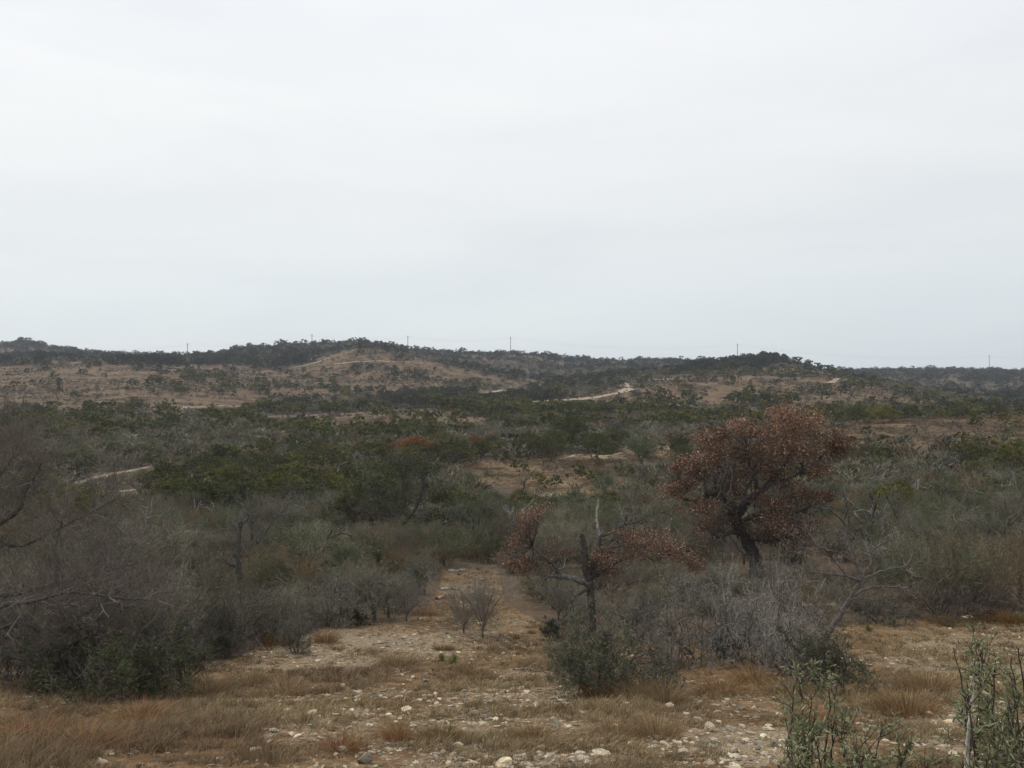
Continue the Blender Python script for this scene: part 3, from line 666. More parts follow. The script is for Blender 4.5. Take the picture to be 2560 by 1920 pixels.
def big_live_oak():
    p=hit(862,1168); Y=p[1]; s=Y/F; rng=np.random.default_rng(81)
    e=empty('live_oak',p); tag(e,'large dark live oak with many crooked grey limbs in the middle thicket','tree')
    A=MB(); B=MB(); Tw=MB()
    limbs=[[(862,1172,0,.24),(858,1145,0,.2),(850,1120,.2,.17),(835,1090,.6,.12),(815,1060,1,.08),(800,1030,1,.04)],
           [(858,1140,0,.18),(885,1115,-.4,.14),(905,1080,-.8,.11),(915,1040,-1,.07),(905,1000,-1.2,.03)],
           [(860,1142,0,.15),(895,1133,.5,.12),(925,1120,1,.09),(960,1118,1.4,.06),(985,1128,1.6,.03)],
           [(850,1115,0,.1),(865,1080,.8,.08),(870,1040,1.2,.06),(862,995,1.5,.03)],
           [(855,1135,0,.12),(825,1120,-1,.09),(795,1110,-1.5,.06),(775,1095,-1.8,.03)]]
    for L in limbs:
        Q=smooth_path([[*W_(a,b,Y+d),r] for a,b,d,r in L],5); Q[:,:3]-=p; tube(A,Q[:,:3]+rng.normal(0,.015,(len(Q),3)),Q[:,3],BARK,8,0,rng)
        n=40; k=rng.integers(len(Q)//3,len(Q),n); P0=Q[k,:3]; D=unit(rdir(n,rng)+[0,0,.3])
        for i,(p0,p1,r0,r1) in enumerate(grow(P0,D,rng.uniform(.5,1.2,n),np.full(n,.025),3,[4,4],40,.6,rng=rng)):
            (frusta(A,p0,p1,r0,r1,4,vary((.12,.11,.1),len(p0),.15,rng)) if i==0 else ribbons(Tw,p0,p1,np.maximum(r0,.005),np.maximum(r1,.003),vary((.13,.12,.105),len(p0),.2,rng),0,rng))
    lobes=[(870,1003,56,22),(820,1010,55,28),(930,1005,45,26),(790,1050,40,30),(860,1040,60,35),(925,1060,50,35),(800,1100,45,28),(860,1095,50,30),(940,1110,45,22),(985,1135,30,22),(830,1140,40,18),(900,1000,60,30),(965,1075,35,28)]
    for (a,b,ru,rv) in lobes:
        for dy in (-1.3,.9):
            c=W_(a,b,Y+dy*rng.uniform(.5,1.6))-p; k=12; cc=c+rdir(k,rng)*rng.uniform(.3,1,(k,1))*np.array([ru*s,ru*s*.9,rv*s])
            nl=470; ci=rng.integers(0,k,nl); off=rdir(nl,rng)*rng.uniform(0,1,(nl,1))**.5*np.array([ru*s*.30,ru*s*.30,rv*s*.30]); tone=rng.uniform(.6,1.35,k)
            Cl=np.array((.064,.070,.034))[None]*tone[ci][:,None]*(1+rng.normal(0,.2,(nl,1)))
            leaves(B,cc[ci]+off,.12,np.clip(Cl,.006,.5),0,.6,rng)
    A.obj('trunk',[M_BARK],e); Tw.obj('twig',[M_TWIG],e); B.obj('crown',[M_LEAF],e)
big_live_oak()

RUST=[(.24,.130,.080),(.34,.215,.14),(.13,.066,.042),(.48,.35,.25)]
def rust_leaves(mb,P,size,rng,dark=1.0):
    n=len(P); pick=rng.choice(4,n,p=[.4,.25,.25,.1]); C=np.array(RUST)[pick]*dark*(1+rng.normal(0,.28,(n,1)))
    leaves(mb,P,size,np.clip(C,.01,.8),0,.55,rng,up=np.array([0,0,-.5]))
def rust_lobe(Tw,Lf,c,rad,root,n_br,leaf_n,size,rng,dark=1.0,zmin=None):
    "a lobe of twigs hung with dead leaves; branches come from root"
    tgt=c+rdir(n_br,rng)*rng.uniform(.1,.75,(n_br,1))*rad; st=np.tile(root,(n_br,1)); L=np.linalg.norm(tgt-st,axis=1)
    S=grow(st,unit(tgt-st+np.array([0,0,.1])),L,np.full(n_br,.022),2,[8],40,.28,rng=rng,up=.1,kink=.12,tmin=.5)
    for p0,p1,r0,r1 in S: ribbons(Tw,p0,p1,np.maximum(r0,.006),np.maximum(r1,.004),vary((.12,.105,.092),len(p0),.2,rng),0,rng)
    # inner twigs
    m=n_br*6; P0=c+rdir(m,rng)*rng.uniform(.1,.8,(m,1))*rad
    S=grow(P0,unit(rdir(m,rng)+[0,0,.35]),rng.uniform(.25,.6,m)*rad[0]*.7,np.full(m,.009),2,[5],42,.6,rng=rng)
    for p0,p1,r0,r1 in S: ribbons(Tw,p0,p1,np.maximum(r0,.0045),np.maximum(r1,.003),vary((.13,.11,.098),len(p0),.2,rng),0,rng)
    tips=S[-1][1]; ok=tips[rng.uniform(0,1,len(tips))<.9]
    # leaves gather in bunches, thicker on the upper shell
    k=max(10,leaf_n//26); q=ok[rng.integers(0,len(ok),k)]; d=(q-c)/rad; q=q[(rng.uniform(0,1,k)<np.clip(.55+.5*d[:,2],.2,1))]
    if len(q)==0: return
    Pl=q[rng.integers(0,len(q),leaf_n)]+rng.normal(0,1,(leaf_n,3))*np.array([.27,.27,.17])*rad[0]/1.2
    rust_leaves(Lf,Pl,size,rng,dark)
def big_rust_oak():
    p=hit(1636,1243); Y=p[1]; s=Y/F; rng=np.random.default_rng(4)
    print('rust oak',p)
    e=empty('rusty_oak',p); tag(e,'big spreading oak full of rust brown dead leaves, dark leaning trunk','tree')
    A=MB(); Tw=MB(); Lf=MB()
    limbs=[[(1637,1250,0,.36),(1634,1225,0,.31),(1625,1190,0,.29),(1606,1160,0,.27),(1594,1135,0,.25),(1592,1108,0,.24)],
           [(1592,1112,0,.22),(1612,1085,-.2,.2),(1635,1067,-.4,.17),(1660,1045,-.4,.14),(1680,1025,-.4,.11),(1700,995,-.3,.08),(1712,960,-.2,.05),(1718,925,0,.03)],
           [(1592,1112,0,.18),(1575,1085,.2,.15),(1550,1072,.4,.13),(1529,1070,.6,.12),(1512,1086,.8,.1),(1490,1080,.9,.06),(1460,1075,1.0,.035)],
           [(1596,1135,0,.15),(1615,1120,.3,.12),(1640,1110,.7,.11),(1670,1105,1,.09),(1705,1104,1.3,.06),(1750,1110,1.6,.04)],
           [(1550,1072,.4,.09),(1545,1040,.2,.08),(1555,1010,-.2,.07),(1545,980,-.4,.05),(1560,940,-.5,.03)],
           [(1635,1067,-.4,.1),(1630,1030,-.9,.08),(1615,990,-1.3,.06),(1610,950,-1.6,.03)],
           [(1660,1045,-.4,.09),(1700,1035,.6,.07),(1745,1010,1.2,.05),(1785,985,1.8,.03)],
           [(1600,1155,0,.13),(1580,1150,-.6,.1),(1555,1160,-1,.07),(1535,1150,-1.3,.04)],
           [(1612,1170,0,.12),(1635,1165,-.6,.1),(1665,1170,-1,.08),(1700,1160,-1.5,.05),(1740,1150,-1.8,.03)],
           [(1590,1120,0,.14),(1600,1090,1.2,.1),(1620,1040,2.2,.08),(1650,980,3,.04)],
           [(1590,1120,0,.12),(1570,1090,-1.3,.1),(1560,1050,-2.2,.07),(1580,1000,-2.6,.04)]]
    for L in limbs:
        Q=smooth_path([[*W_(a,b,Y+d),r] for a,b,d,r in L],6); Q[:,:3]-=p
        Q[1:-1,:3]+=rng.normal(0,.02,(len(Q)-2,3)); tube(A,Q[:,:3],Q[:,3],(.075,.066,.06),9,0,rng,.1)
        n=16 if L is not limbs[0] else 5; k=rng.integers(len(Q)//3,len(Q),n); n=int(n*1.1); k=rng.integers(len(Q)//3,len(Q),n); D=unit(rdir(n,rng)+[0,0,.25])
        for i,(p0,p1,r0,r1) in enumerate(grow(Q[k,:3],D,rng.uniform(.6,1.7,n),np.full(n,.03),3,[4,4],42,.6,rng=rng)):
            (frusta(A,p0,p1,r0,r1,4,vary((.09,.08,.072),len(p0),.15,rng)) if i==0 else ribbons(Tw,p0,p1,np.maximum(r0,.006),np.maximum(r1,.004),vary((.115,.10,.09),len(p0),.2,rng),0,rng))
    tips=[(1712,950,-.2),(1545,985,-.4),(1612,975,-1.3),(1770,990,1.6),(1470,1076,1.0),(1540,1152,-1.2),(1700,1162,-1.4),(1730,1108,1.5),(1650,985,3),(1575,1000,-2.6)]
    T3=np.array([W_(a,b,Y+d)-p for a,b,d in tips])
    lobes=[(1716,915,78,24,1.0,1000),(1690,900,40,14,1.1,380),(1745,930,55,22,1.0,520),(1528,955,50,15,1.05,420),(1603,932,46,18,1.05,480),(1560,940,30,12,1,200),(1545,995,68,22,1.0,760),(1640,990,62,28,1.0,620),(1740,985,66,28,.95,620),(1800,975,38,34,.6,380),
           (1450,1065,30,24,1.0,330),(1520,1102,56,20,.95,520),(1537,1142,42,22,1.1,480),(1570,1128,30,18,.9,220),(1680,1135,58,22,.95,560),(1725,1162,78,32,.6,1000),(1815,955,34,26,.8,300),(1460,1010,30,16,.9,200),(1790,1075,28,18,.7,160),(1660,950,60,22,.9,420),(1600,1030,50,20,.9,350),(1690,1050,55,22,.8,300),(1500,1030,30,14,.9,220),(1500,1010,45,16,1.0,420),(1660,1020,60,16,1.0,420),(1770,1020,36,18,.9,260),(1580,1062,42,16,.85,300),(1645,1085,46,18,.8,300),(1705,1095,46,20,.7,300),(1480,1048,34,14,.9,240),(1750,1075,40,22,.65,280),(1600,985,46,20,.95,380),(1700,965,60,24,.95,460),(1610,1150,30,12,.7,120),(1660,1160,50,20,.6,300)]
    for (a,b,ru,rv,dk,nl) in lobes:
        for sgn in (-1,1):
            Yd=Y+sgn*rng.uniform(.1,1)*min(2.6,ru*s*1.6); c=W_(a+rng.uniform(-6,6)*(sgn>0),b+rng.uniform(-4,6)*(sgn>0),Yd)-p
            rad=np.array([ru*s,ru*s*.85,rv*s*1.15]); root=T3[np.argmin(np.linalg.norm((T3-c)*[1,.5,1],axis=1))]
            rust_lobe(Tw,Lf,c,rad,root,5,int(nl*(1.7 if sgn<0 else .85)),.10,rng,dk)
    A.obj('trunk',[M_BARK],e); Tw.obj('twig',[M_TWIG],e); Lf.obj('crown',[M_LEAF],e)
big_rust_oak()
def broken_oak():
    p=hit(1279,1374); Y=p[1]; s=Y/F; rng=np.random.default_rng(9)
    e=empty('rusty_oak',p); tag(e,'low broken topped oak with rust brown leaves and pale dead limbs','tree')
    A=MB(); Tw=MB(); Lf=MB(); D_=MB()
    limbs=[[(1279,1380,0,.125),(1279,1340,0,.115),(1277,1300,0,.11),(1274,1262,0,.115),(1268,1235,0,.12),(1264,1205,0,.1),(1261,1175,0,.085),(1257,1155,0,.07)],
           [(1274,1262,0,.09),(1240,1250,-.15,.075),(1209,1246,-.3,.065),(1185,1245,-.4,.05),(1172,1258,-.45,.03)],
           [(1209,1246,-.3,.04),(1196,1222,-.2,.035),(1175,1205,-.1,.025),(1150,1180,0,.015),(1140,1150,0,.01)],
           [(1272,1240,0,.08),(1285,1215,.2,.07),(1293,1180,.3,.06),(1297,1158,.35,.05)],
           [(1297,1158,.35,.04),(1320,1152,.3,.035),(1345,1135,.3,.028),(1375,1128,.3,.02),(1400,1120,.3,.012)],
           [(1274,1250,0,.07),(1310,1230,.4,.055),(1350,1205,.8,.045),(1400,1195,1.1,.035),(1450,1200,1.3,.022),(1500,1215,1.4,.012)],
           [(1274,1270,0,.05),(1240,1290,-.5,.04),(1225,1320,-.7,.03),(1215,1350,-.7,.02)]]
    dead=[[(1297,1158,.35,.045),(1290,1135,.35,.035),(1289,1110,.35,.03),(1293,1079,.35,.018)],[(1196,1222,-.2,.02),(1215,1228,-.4,.015),(1222,1205,-.5,.008)]]
    for L in limbs:
        Q=smooth_path([[*W_(a,b,Y+d),r] for a,b,d,r in L],6); Q[:,:3]-=p; Q[1:-1,:3]+=rng.normal(0,.009,(len(Q)-2,3)); tube(A,Q[:,:3],Q[:,3],(.15,.145,.135) if L is limbs[1] else (.085,.075,.068),8,0,rng,.12)
        n=14; k=rng.integers(len(Q)//3,len(Q),n)
        for i,(p0,p1,r0,r1) in enumerate(grow(Q[k,:3],unit(rdir(n,rng)+[0,0,.2]),rng.uniform(.3,.8,n),np.full(n,.014),3,[4,4],42,.6,rng=rng)):
            ribbons(Tw,p0,p1,np.maximum(r0,.003),np.maximum(r1,.002),vary((.11,.098,.088),len(p0),.25,rng),0,rng)
    for L in dead:
        Q=smooth_path([[*W_(a,b,Y+d),r] for a,b,d,r in L],6); Q[:,:3]-=p; Q[1:-1,:3]+=rng.normal(0,.008,(len(Q)-2,3)); tube(D_,Q[:,:3],Q[:,3],(.36,.34,.31),7,0,rng,.12)
    tips=[(1450,1200,1.2),(1380,1197,1),(1275,1240,0),(1150,1180,0),(1200,1246,-.3),(1290,1190,.3)]
    T3=np.array([W_(a,b,Y+d)-p for a,b,d in tips])
    for (a,b,ru,rv,dk,nl) in [(1400,1172,70,22,1,560),(1455,1200,55,22,.95,420),(1370,1205,50,18,.9,260),(1305,1205,34,26,.9,300),(1158,1114,40,16,1.0,280),(1130,1145,34,18,.8,170),(1118,1175,34,24,.85,260),(1108,1215,36,22,1,330),(1150,1225,44,20,.85,260),(1200,1200,44,30,.75,160),(1340,1160,44,26,.75,220),(1320,1240,44,12,.85,180),(1500,1225,34,14,.85,170),(1275,1225,24,18,.9,150)]:
        for sgn in (-1,1):
            c=W_(a,b,Y+sgn*rng.uniform(.1,.7))-p; rad=np.array([ru*s,ru*s*.8,rv*s*1.1]); root=T3[np.argmin(np.linalg.norm(T3-c,axis=1))]
            rust_lobe(Tw,Lf,c,rad,root,4,int(nl*1.35),.056,rng,dk)
    A.obj('trunk',[M_BARK],e); Tw.obj('twig',[M_TWIG],e); Lf.obj('crown',[M_LEAF],e); D_.obj('dead_limb',[M_BARK],e)
broken_oak()
def limbed(name,label,cat,base,limbs,Y,col,tw=(16,.9,.01,3,[5,5]),twcol=(.13,.115,.10),rng=None,k=8,part='trunk',up=.2,jit=.008,grp=None,tmin=.3,mn=.003):
    p=np.array(base); e=empty(name,p); tag(e,label,cat,grp); A=MB(); Tw=MB()
    for L in limbs:
        Q=smooth_path([[*W_(a,b,Y+d),r] for a,b,d,r in L],6); Q[:,:3]-=p; Q[1:-1,:3]+=rng.normal(0,jit,(len(Q)-2,3)); tube(A,Q[:,:3],Q[:,3],col,k,0,rng,.12)
        if tw:
            n,ln,rr,lv,nc=tw; kk=rng.integers(int(len(Q)*tmin),len(Q),n); d=np.gradient(Q[:,:3],axis=0)[kk]
            for i,(p0,p1,r0,r1) in enumerate(grow(Q[kk,:3],unit(unit(d)*.6+rdir(n,rng)+[0,0,up]),rng.uniform(.5,1.2,n)*ln,np.full(n,rr),lv,nc,38,.6,rng=rng,up=up)):
                ribbons(Tw,p0,p1,np.maximum(r0,mn),np.maximum(r1,mn*.6),vary(twcol,len(p0),.22,rng),0,rng)
    A.obj(part,[M_BARK],e)
    if Tw.n: Tw.obj('twig',[M_TWIG],e)
    return e
# big bare tree reaching in from the left edge
rng=np.random.default_rng(21); Y=17.0; bx=(-130-U0)/F*Y; 
limbed('bare_tree','large bare tree reaching in from the left edge with long lichened limbs','tree',(bx,Y,float(ground(bx,Y))),
 [[(-130,1475,0,.22),(-125,1440,0,.2),(-100,1405,0,.15),(-50,1395,0,.11),(0,1409,0,.085),(40,1419,0,.075),(80,1421,0,.065),(116,1407,0,.055),(156,1398,0,.045),(182,1375,0,.032),(240,1365,0,.022),(285,1362,0,.012)],
  [(-125,1440,0,.17),(-110,1380,.3,.13),(-60,1358,.4,.09),(0,1355,.4,.065),(60,1349,.4,.05),(96,1367,.3,.04),(132,1370,.3,.035),(168,1335,.2,.026),(210,1310,.1,.02),(270,1270,0,.012)],
  [(-110,1385,.3,.12),(-100,1320,.8,.1),(-40,1290,1,.07),(20,1285,1,.055),(60,1275,1,.05),(112,1261,.9,.04),(124,1220,.8,.03),(120,1180,.8,.02),(135,1130,.7,.01)],
  [(-100,1320,.8,.1),(-90,1220,1.2,.08),(-30,1150,1.4,.06),(30,1110,1.5,.045),(60,1060,1.6,.03),(90,1000,1.6,.015)],
  [(112,1261,.9,.03),(170,1250,.9,.024),(230,1235,.9,.016),(300,1215,.8,.01)],
  [(-30,1150,1.4,.05),(40,1180,1.6,.035),(110,1150,1.8,.025),(190,1110,2,.016),(250,1080,2,.01)],
  [(156,1398,0,.03),(200,1410,-.3,.02),(260,1400,-.5,.014),(330,1385,-.6,.008)],
  [(-60,1358,.4,.06),(0,1310,-.4,.045),(70,1300,-.8,.035),(150,1280,-1,.025),(250,1290,-1.1,.016),(350,1300,-1.2,.008)],
  [(-90,1220,1.2,.05),(-20,1060,1.8,.04),(20,1000,2,.025),(40,960,2,.012)]],
 Y,(.085,.08,.072),(46,.85,.010,4,[5,5,3]),(.155,.132,.112),rng,mn=.0022)
# leaning pale bare tree right of centre
rng=np.random.default_rng(22); p=hit(1768,1425); Y=p[1]
limbed('bare_tree','pale bare tree with a leaning trunk and wide thorny twigs right of centre','tree',p,
 [[(1768,1432,0,.09),(1775,1395,0,.075),(1790,1365,0,.07),(1818,1325,0,.06),(1838,1290,0,.055),(1858,1255,0,.045)],
  [(1858,1255,0,.04),(1830,1245,-.2,.028),(1790,1240,-.4,.02),(1740,1235,-.5,.01)],
  [(1858,1255,0,.035),(1850,1220,.1,.025),(1838,1180,.2,.018),(1822,1140,.3,.01)],
  [(1858,1255,0,.035),(1880,1220,0,.028),(1895,1180,0,.02),(1930,1165,0,.012)],
  [(1838,1290,0,.035),(1880,1270,.3,.028),(1930,1268,.5,.02),(1990,1272,.6,.01)],
  [(1858,1255,0,.03),(1900,1235,.4,.022),(1950,1225,.5,.014),(2005,1220,.6,.008)],
  [(1830,1245,-.2,.02),(1800,1210,-.3,.016),(1765,1180,-.3,.012),(1720,1140,-.3,.007)],
  [(1850,1220,.1,.02),(1800,1190,-.1,.015),(1750,1195,-.2,.01),(1700,1190,-.3,.006)],
  [(1790,1365,0,.03),(1750,1330,-.4,.02),(1720,1290,-.6,.014),(1690,1240,-.7,.008)]],
 Y,(.12,.105,.10),(13,.42,.006,3,[4,3]),(.24,.20,.19),rng,mn=.0025,tmin=.25)
# small bare trees in the clearing
G='small bare trees at the back of the stony clearing'
def wee(u,v,top,w,label,seed,var):
    p=hit(u,v); Y=p[1]; rng=np.random.default_rng(seed); h=v-top
    L=[[(u,v+3,0,.026),(u-2,v-h*.12,0,.022),(u+1,v-h*.24,0,.018)]]
    for q in range(5):
        a=(q-2)/2*w*.5+rng.uniform(-4,4); dd=rng.uniform(-.4,.4); L.append([(u+1,v-h*.12-q*2,0,.013),(u+a*.45,v-h*.5,dd*.5,.012),(u+a,v-h*.78,dd,.006)])
    return limbed('bare_tree',label,'tree',p,L,Y,(.10,.085,.075),(20,.6,.005,3,[5,5]),(.22,.20,.165),rng,up=.2,grp=G,mn=.0025)
wee(1003,1368,1285,75,'smaller left one of the two little bare trees in the stony clearing',1,0)
wee(1044,1379,1250,95,'taller right one of the two little bare trees in the stony clearing',2,0)
wee(1208,1340,1262,90,'crooked little bare tree left of the broken topped oak',3,0)
wee(880,1342,1262,95,'spreading bare shrub tree at the left end of the stony clearing',4,0)
# dead trunks
rng=np.random.default_rng(31)
def dead(u0,v0,L,label,col,tw=None,twc=(.3,.28,.26),name='dead_tree'):
    p=hit(u0,v0); return limbed(name,label,'dead tree',p,L,p[1],col,tw,twc,rng,7,jit=.02,mn=.006)
dead(520,1296,[[(521,1300,0,.13),(518,1262,0,.12),(516,1225,0,.11),(516,1180,0,.09),(517,1140,0,.07),(522,1125,0,.04)],[(516,1225,0,.07),(500,1220,0,.06),(490,1215,0,.04)],[(517,1140,0,.04),(540,1118,0,.03),(545,1130,0,.02)],[(516,1160,0,.04),(505,1130,.3,.02)]],'upright dead dark trunk with a few stub limbs in the left thicket',(.085,.078,.07),(6,.8,.015,2,[3]),(.12,.11,.1))
dead(470,1150,[[(470,1155,0,.06),(463,1120,0,.05),(458,1105,0,.045),(450,1098,0,.03),(447,1094,0,.02)],[(458,1105,0,.035),(462,1092,0,.03),(457,1086,0,.02)],[(463,1120,0,.035),(478,1128,0,.02)]],'bleached white forked snag above the left thicket',(.45,.43,.4))
dead(640,1135,[[(642,1140,0,.09),(640,1120,0,.08),(632,1105,0,.06),(615,1100,0,.04)],[(640,1120,0,.06),(655,1108,0,.04),(662,1092,0,.03)],[(636,1122,0,.05),(600,1128,0,.04),(585,1135,0,.02)],[(640,1110,0,.04),(625,1085,0,.03),(622,1070,0,.02)],[(640,1115,0,.04),(650,1090,.3,.03),(638,1072,.3,.02)]],'dark tangled dead tree with bare crooked limbs in the left thicket',(.06,.055,.05),(9,1.2,.02,3,[4,3]),(.09,.083,.078))
dead(773,1110,[[(773,1120,0,.07),(770,1102,0,.06),(750,1095,0,.045),(735,1090,0,.03),(715,1090,0,.02)],[(770,1102,0,.05),(776,1085,0,.035),(777,1070,0,.03)]],'dead limb arching left with one pale upright stub left of the large dark live oak',(.2,.18,.16),(4,.8,.02,2,[3]))
dead(1976,1105,[[(1974,1108,0,.08),(1977,1085,0,.075),(1982,1060,0,.06),(1985,1035,0,.05)],[(1982,1060,0,.04),(1975,1045,0,.03)]],'thin pale trunk topped by a dark tuft on the right hillside',(.33,.29,.25),(5,.9,.02,2,[3]))
dead(1160,1095,[[(1172,1120,0,.04),(1169,1100,0,.04),(1174,1085,0,.035),(1172,1062,0,.02)],[(1169,1100,0,.03),(1180,1095,0,.02)]],'short bleached snag behind the upper rusty leaves of the broken topped oak',(.42,.4,.37))
dead(955,1080,[[(957,1090,0,.07),(950,1078,0,.06),(946,1070,0,.04)]],'short white broken branch right of the large dark live oak',(.48,.46,.43))
dead(1990,940,[[(2000,945,0,.12),(1998,930,0,.1),(1985,918,0,.07),(1972,905,0,.04)],[(1998,930,0,.08),(2010,912,0,.06),(2015,895,0,.03)],[(1985,918,0,.05),(1965,922,0,.03)]],'bare forked dead tree just below the right brown crest',(.12,.105,.095),(8,1.6,.03,3,[4,4]),(.13,.115,.105))
dead(2075,925,[[(2080,935,0,.12),(2076,925,0,.1),(2066,918,0,.06),(2055,920,0,.03)]],'dark broken stump on the right brown crest',(.05,.045,.04))
dead(1452,1185,[[(1462,1192,0,.08),(1465,1170,0,.07),(1472,1150,0,.06),(1480,1140,0,.04)],[(1465,1170,0,.05),(1450,1160,0,.035),(1420,1155,0,.03),(1400,1150,0,.02)],[(1472,1150,0,.04),(1470,1125,0,.03),(1485,1118,0,.02)]],'dark crooked dead tree between the two rusty oaks',(.075,.068,.06),(9,.9,.014,3,[4,3]),(.1,.09,.08))
single('live_oak',2032,1204,66,112,'dark spreading oak on the slope right of the pale bare tree',0,(.55,.62,.6),1)
single('live_oak',2120,1110,40,80,'dark green oak high on the right hillside near the edge',0,(.7,.8,.7),4)
# weathered snags standing in the thicket
def snag_mesh(seed):
    rg=np.random.default_rng(seed); A=MB(); ns=int(rg.integers(2,4)); az=rg.uniform(0,6.28,ns); t=np.radians(rg.uniform(5,40,ns))
    S=grow(np.zeros((ns,3))+[0,0,-.05],np.stack([np.cos(az)*np.sin(t),np.sin(az)*np.sin(t),np.cos(t)],1),rg.uniform(.6,.95,ns),np.full(ns,.026),3,[3,2],48,.52,up=.1,kink=.38,rng=rg,nseg=4,rdec=.55)
    for p0,p1,r0,r1 in S: frusta(A,p0,p1,r0,r1,5,vary((1,1,1),len(p0),.12,rg)*.6)
    return A.mesh('dead_tree',[M_BARK])
SM=[snag_mesh(500+i) for i in range(8)]
rs=np.random.default_rng(77); c_=0
while c_<36:
    a,b=rs.uniform(20,2200),rs.uniform(985,1215)
    if any(inpoly(np.array([a]),np.array([b]),P)[0] for P in OPEN) or any(q[0]-10<a<q[1]+10 and q[2]-20<b<q[3]+30 for q in KEEP): continue
    p=hit(a,b); pale=rs.uniform()<.3; hh=rs.uniform(2.6,4.3) if p[1]>45 else rs.uniform(1.8,2.8)
    o=bpy.data.objects.new('dead_tree',SM[c_%8]); COL.objects.link(o); o.location=p; o.rotation_euler=(0,0,rs.uniform(0,6.28)); o.scale=(hh,hh,hh)
    cc_=(.42,.40,.37) if pale else (.17,.155,.145); o.color=(*cc_,1)
    tag(o,('bleached pale' if pale else 'dark weathered')+' dead snag with bare forked limbs '+where(a,b),'dead tree','dead snags standing in the thicket'); c_+=1
# fallen logs
def log(pts,r,label,col=(.42,.38,.34)):
    P=np.array([hit(a,b) for a,b in pts]); P[:,2]+=r*.7; A=MB(); base=P[0].copy(); Q=smooth_path(P-base,5,rng,.006)
    tube(A,Q,np.linspace(r,r*.5,len(Q)),col,8,0,rng,.12)
    d=Q[len(Q)//2]; tube(A,[d,d+[.1,-.1,.12],d+[.25,-.12,.18]],[r*.5,r*.35,r*.15],col,6,0,rng)
    o=A.obj('fallen_log',[M_BARK],None,base); tag(o,label,'log','bleached logs lying in the clearing')
log([(952,1276),(972,1274),(990,1275)],.075,'upper pale fallen log on the left side of the clearing gap')
log([(943,1296),(958,1290),(972,1285)],.07,'lower reddish pale fallen log with a snapped end in the clearing gap',(.40,.28,.22))
log([(968,1236),(990,1236),(1006,1234)],.08,'long grey fallen log at the far end of the clearing gap',(.32,.31,.29))
log([(1112,1508-60),(1140,1445),(1160,1450)],.02,'thin pale fallen branch left of the green thorn bush',(.4,.38,.35))

# big foreground shrubs with their own shape
def leafy_shrub(u,v,hu,wu,label,seed,leafcol,leafn,lsize,twc=(.13,.115,.1),stems=16,name='green_shrub',dry=0):
    p=hit(u,v); s=p[1]/F; rng=np.random.default_rng(seed); H=hu*s; Wd=wu*s; A=MB(); B=MB(); L_=MB()
    az=rng.uniform(0,6.283,stems); t=np.radians(rng.uniform(5,62,stems)); D=np.stack([np.cos(az)*np.sin(t),np.sin(az)*np.sin(t),np.cos(t)],1)
    P=np.c_[rng.normal(0,.06*Wd,(stems,2)),np.full(stems,-.05*H)]
    wr=leafn<1500
    S=grow(P,D,rng.uniform(.5,.75,stems),np.full(stems,.011),4,[5,5,4],50 if wr else 40,.6 if wr else .56,up=.03 if wr else .14,kink=.36 if wr else .25,rng=rng)
    for i,(p0,p1,r0,r1) in enumerate(S):
        (frusta(A,p0,p1,r0,r1,4,vary((.10,.088,.078),len(p0),.15,rng)) if i<2 else ribbons(B,p0,p1,np.maximum(r0*.8,.0026),np.maximum(r1*.6,.0018),vary(twc,len(p0),.25,rng),0,rng))
    tip=np.concatenate([S[-1][1],S[-2][1]]); cl=rng.uniform(0,1,80); ctr=tip[rng.integers(0,len(tip),max(leafn//22,1))]; 
    Pl=ctr[rng.integers(0,len(ctr),leafn)]+rng.normal(0,.035,(leafn,3)); leaves(L_,Pl,lsize/H,vary(leafcol,leafn,.28,rng),0,.38,rng)
    V=np.concatenate(A.v+B.v); zt=np.percentile(V[:,2],99); rr=np.percentile(np.hypot(V[:,0],V[:,1]),95); sc=np.array([Wd*.5/rr,Wd*.5/rr,H/zt])
    e=empty(name,(p[0],p[1],p[2]-.02)); tag(e,label,'shrub')
    for m in (A,B,L_): m.v=[(q*sc).astype(np.float32) for q in m.v]
    A.obj('stem',[M_BARK],e); B.obj('twig',[M_TWIG],e)
    if leafn: L_.obj('crown',[M_LEAF],e)
    return e
GL=(.125,.135,.08)
leafy_shrub(1310,1502,172,290,'grey green thorn bush in front of the broken topped oak',51,GL,7000,.05)
leafy_shrub(1240,1478,110,150,'small sage coloured thorn bush at the left foot of the large one',52,(.10,.12,.085),2600,.045)
leafy_shrub(1420,1490,120,170,'dull twiggy bush with dry grass at its foot beside the thorn bush',53,(.07,.07,.045),1200,.05,(.13,.105,.085))
leafy_shrub(300,1508,165,340,'broad dark green evergreen bush under the big left bare tree',54,(.095,.108,.05),5500,.055)
leafy_shrub(120,1490,120,240,'low dark green bush at the left edge under the bare limbs',55,(.075,.085,.045),3500,.055)
leafy_shrub(395,1475,150,150,'bright leaved evergreen bush at the right end of the dark green bush',61,(.065,.085,.035),5200,.05)
leafy_shrub(480,1420,140,170,'dusky green upright bush right of the big evergreen bush',56,(.08,.088,.05),4500,.055)
leafy_shrub(640,1412,92,90,'small silvery twiggy bush beside the stony strip',57,(.11,.12,.085),1800,.05,(.2,.19,.17))
leafy_shrub(1800,1500,150,210,'low olive leaved bush in front of the pale bare tree',58,(.075,.085,.045),4200,.05)
leafy_shrub(1190,1385,48,62,'small round blue green bush left of the broken oak trunk',59,(.075,.095,.065),2400,.05)
leafy_shrub(775,1352,40,46,'small dark rounded bush at the edge of the stony strip',60,(.05,.06,.035),1800,.05)
leafy_shrub(1560,1425,70,90,'small green bush between the grey leafless shrubs',62,(.075,.085,.04),2400,.05)
leafy_shrub(905,1285,56,64,'fresh green leafy bush before the grey shrubs of the middle',63,(.06,.085,.03),3000,.07)
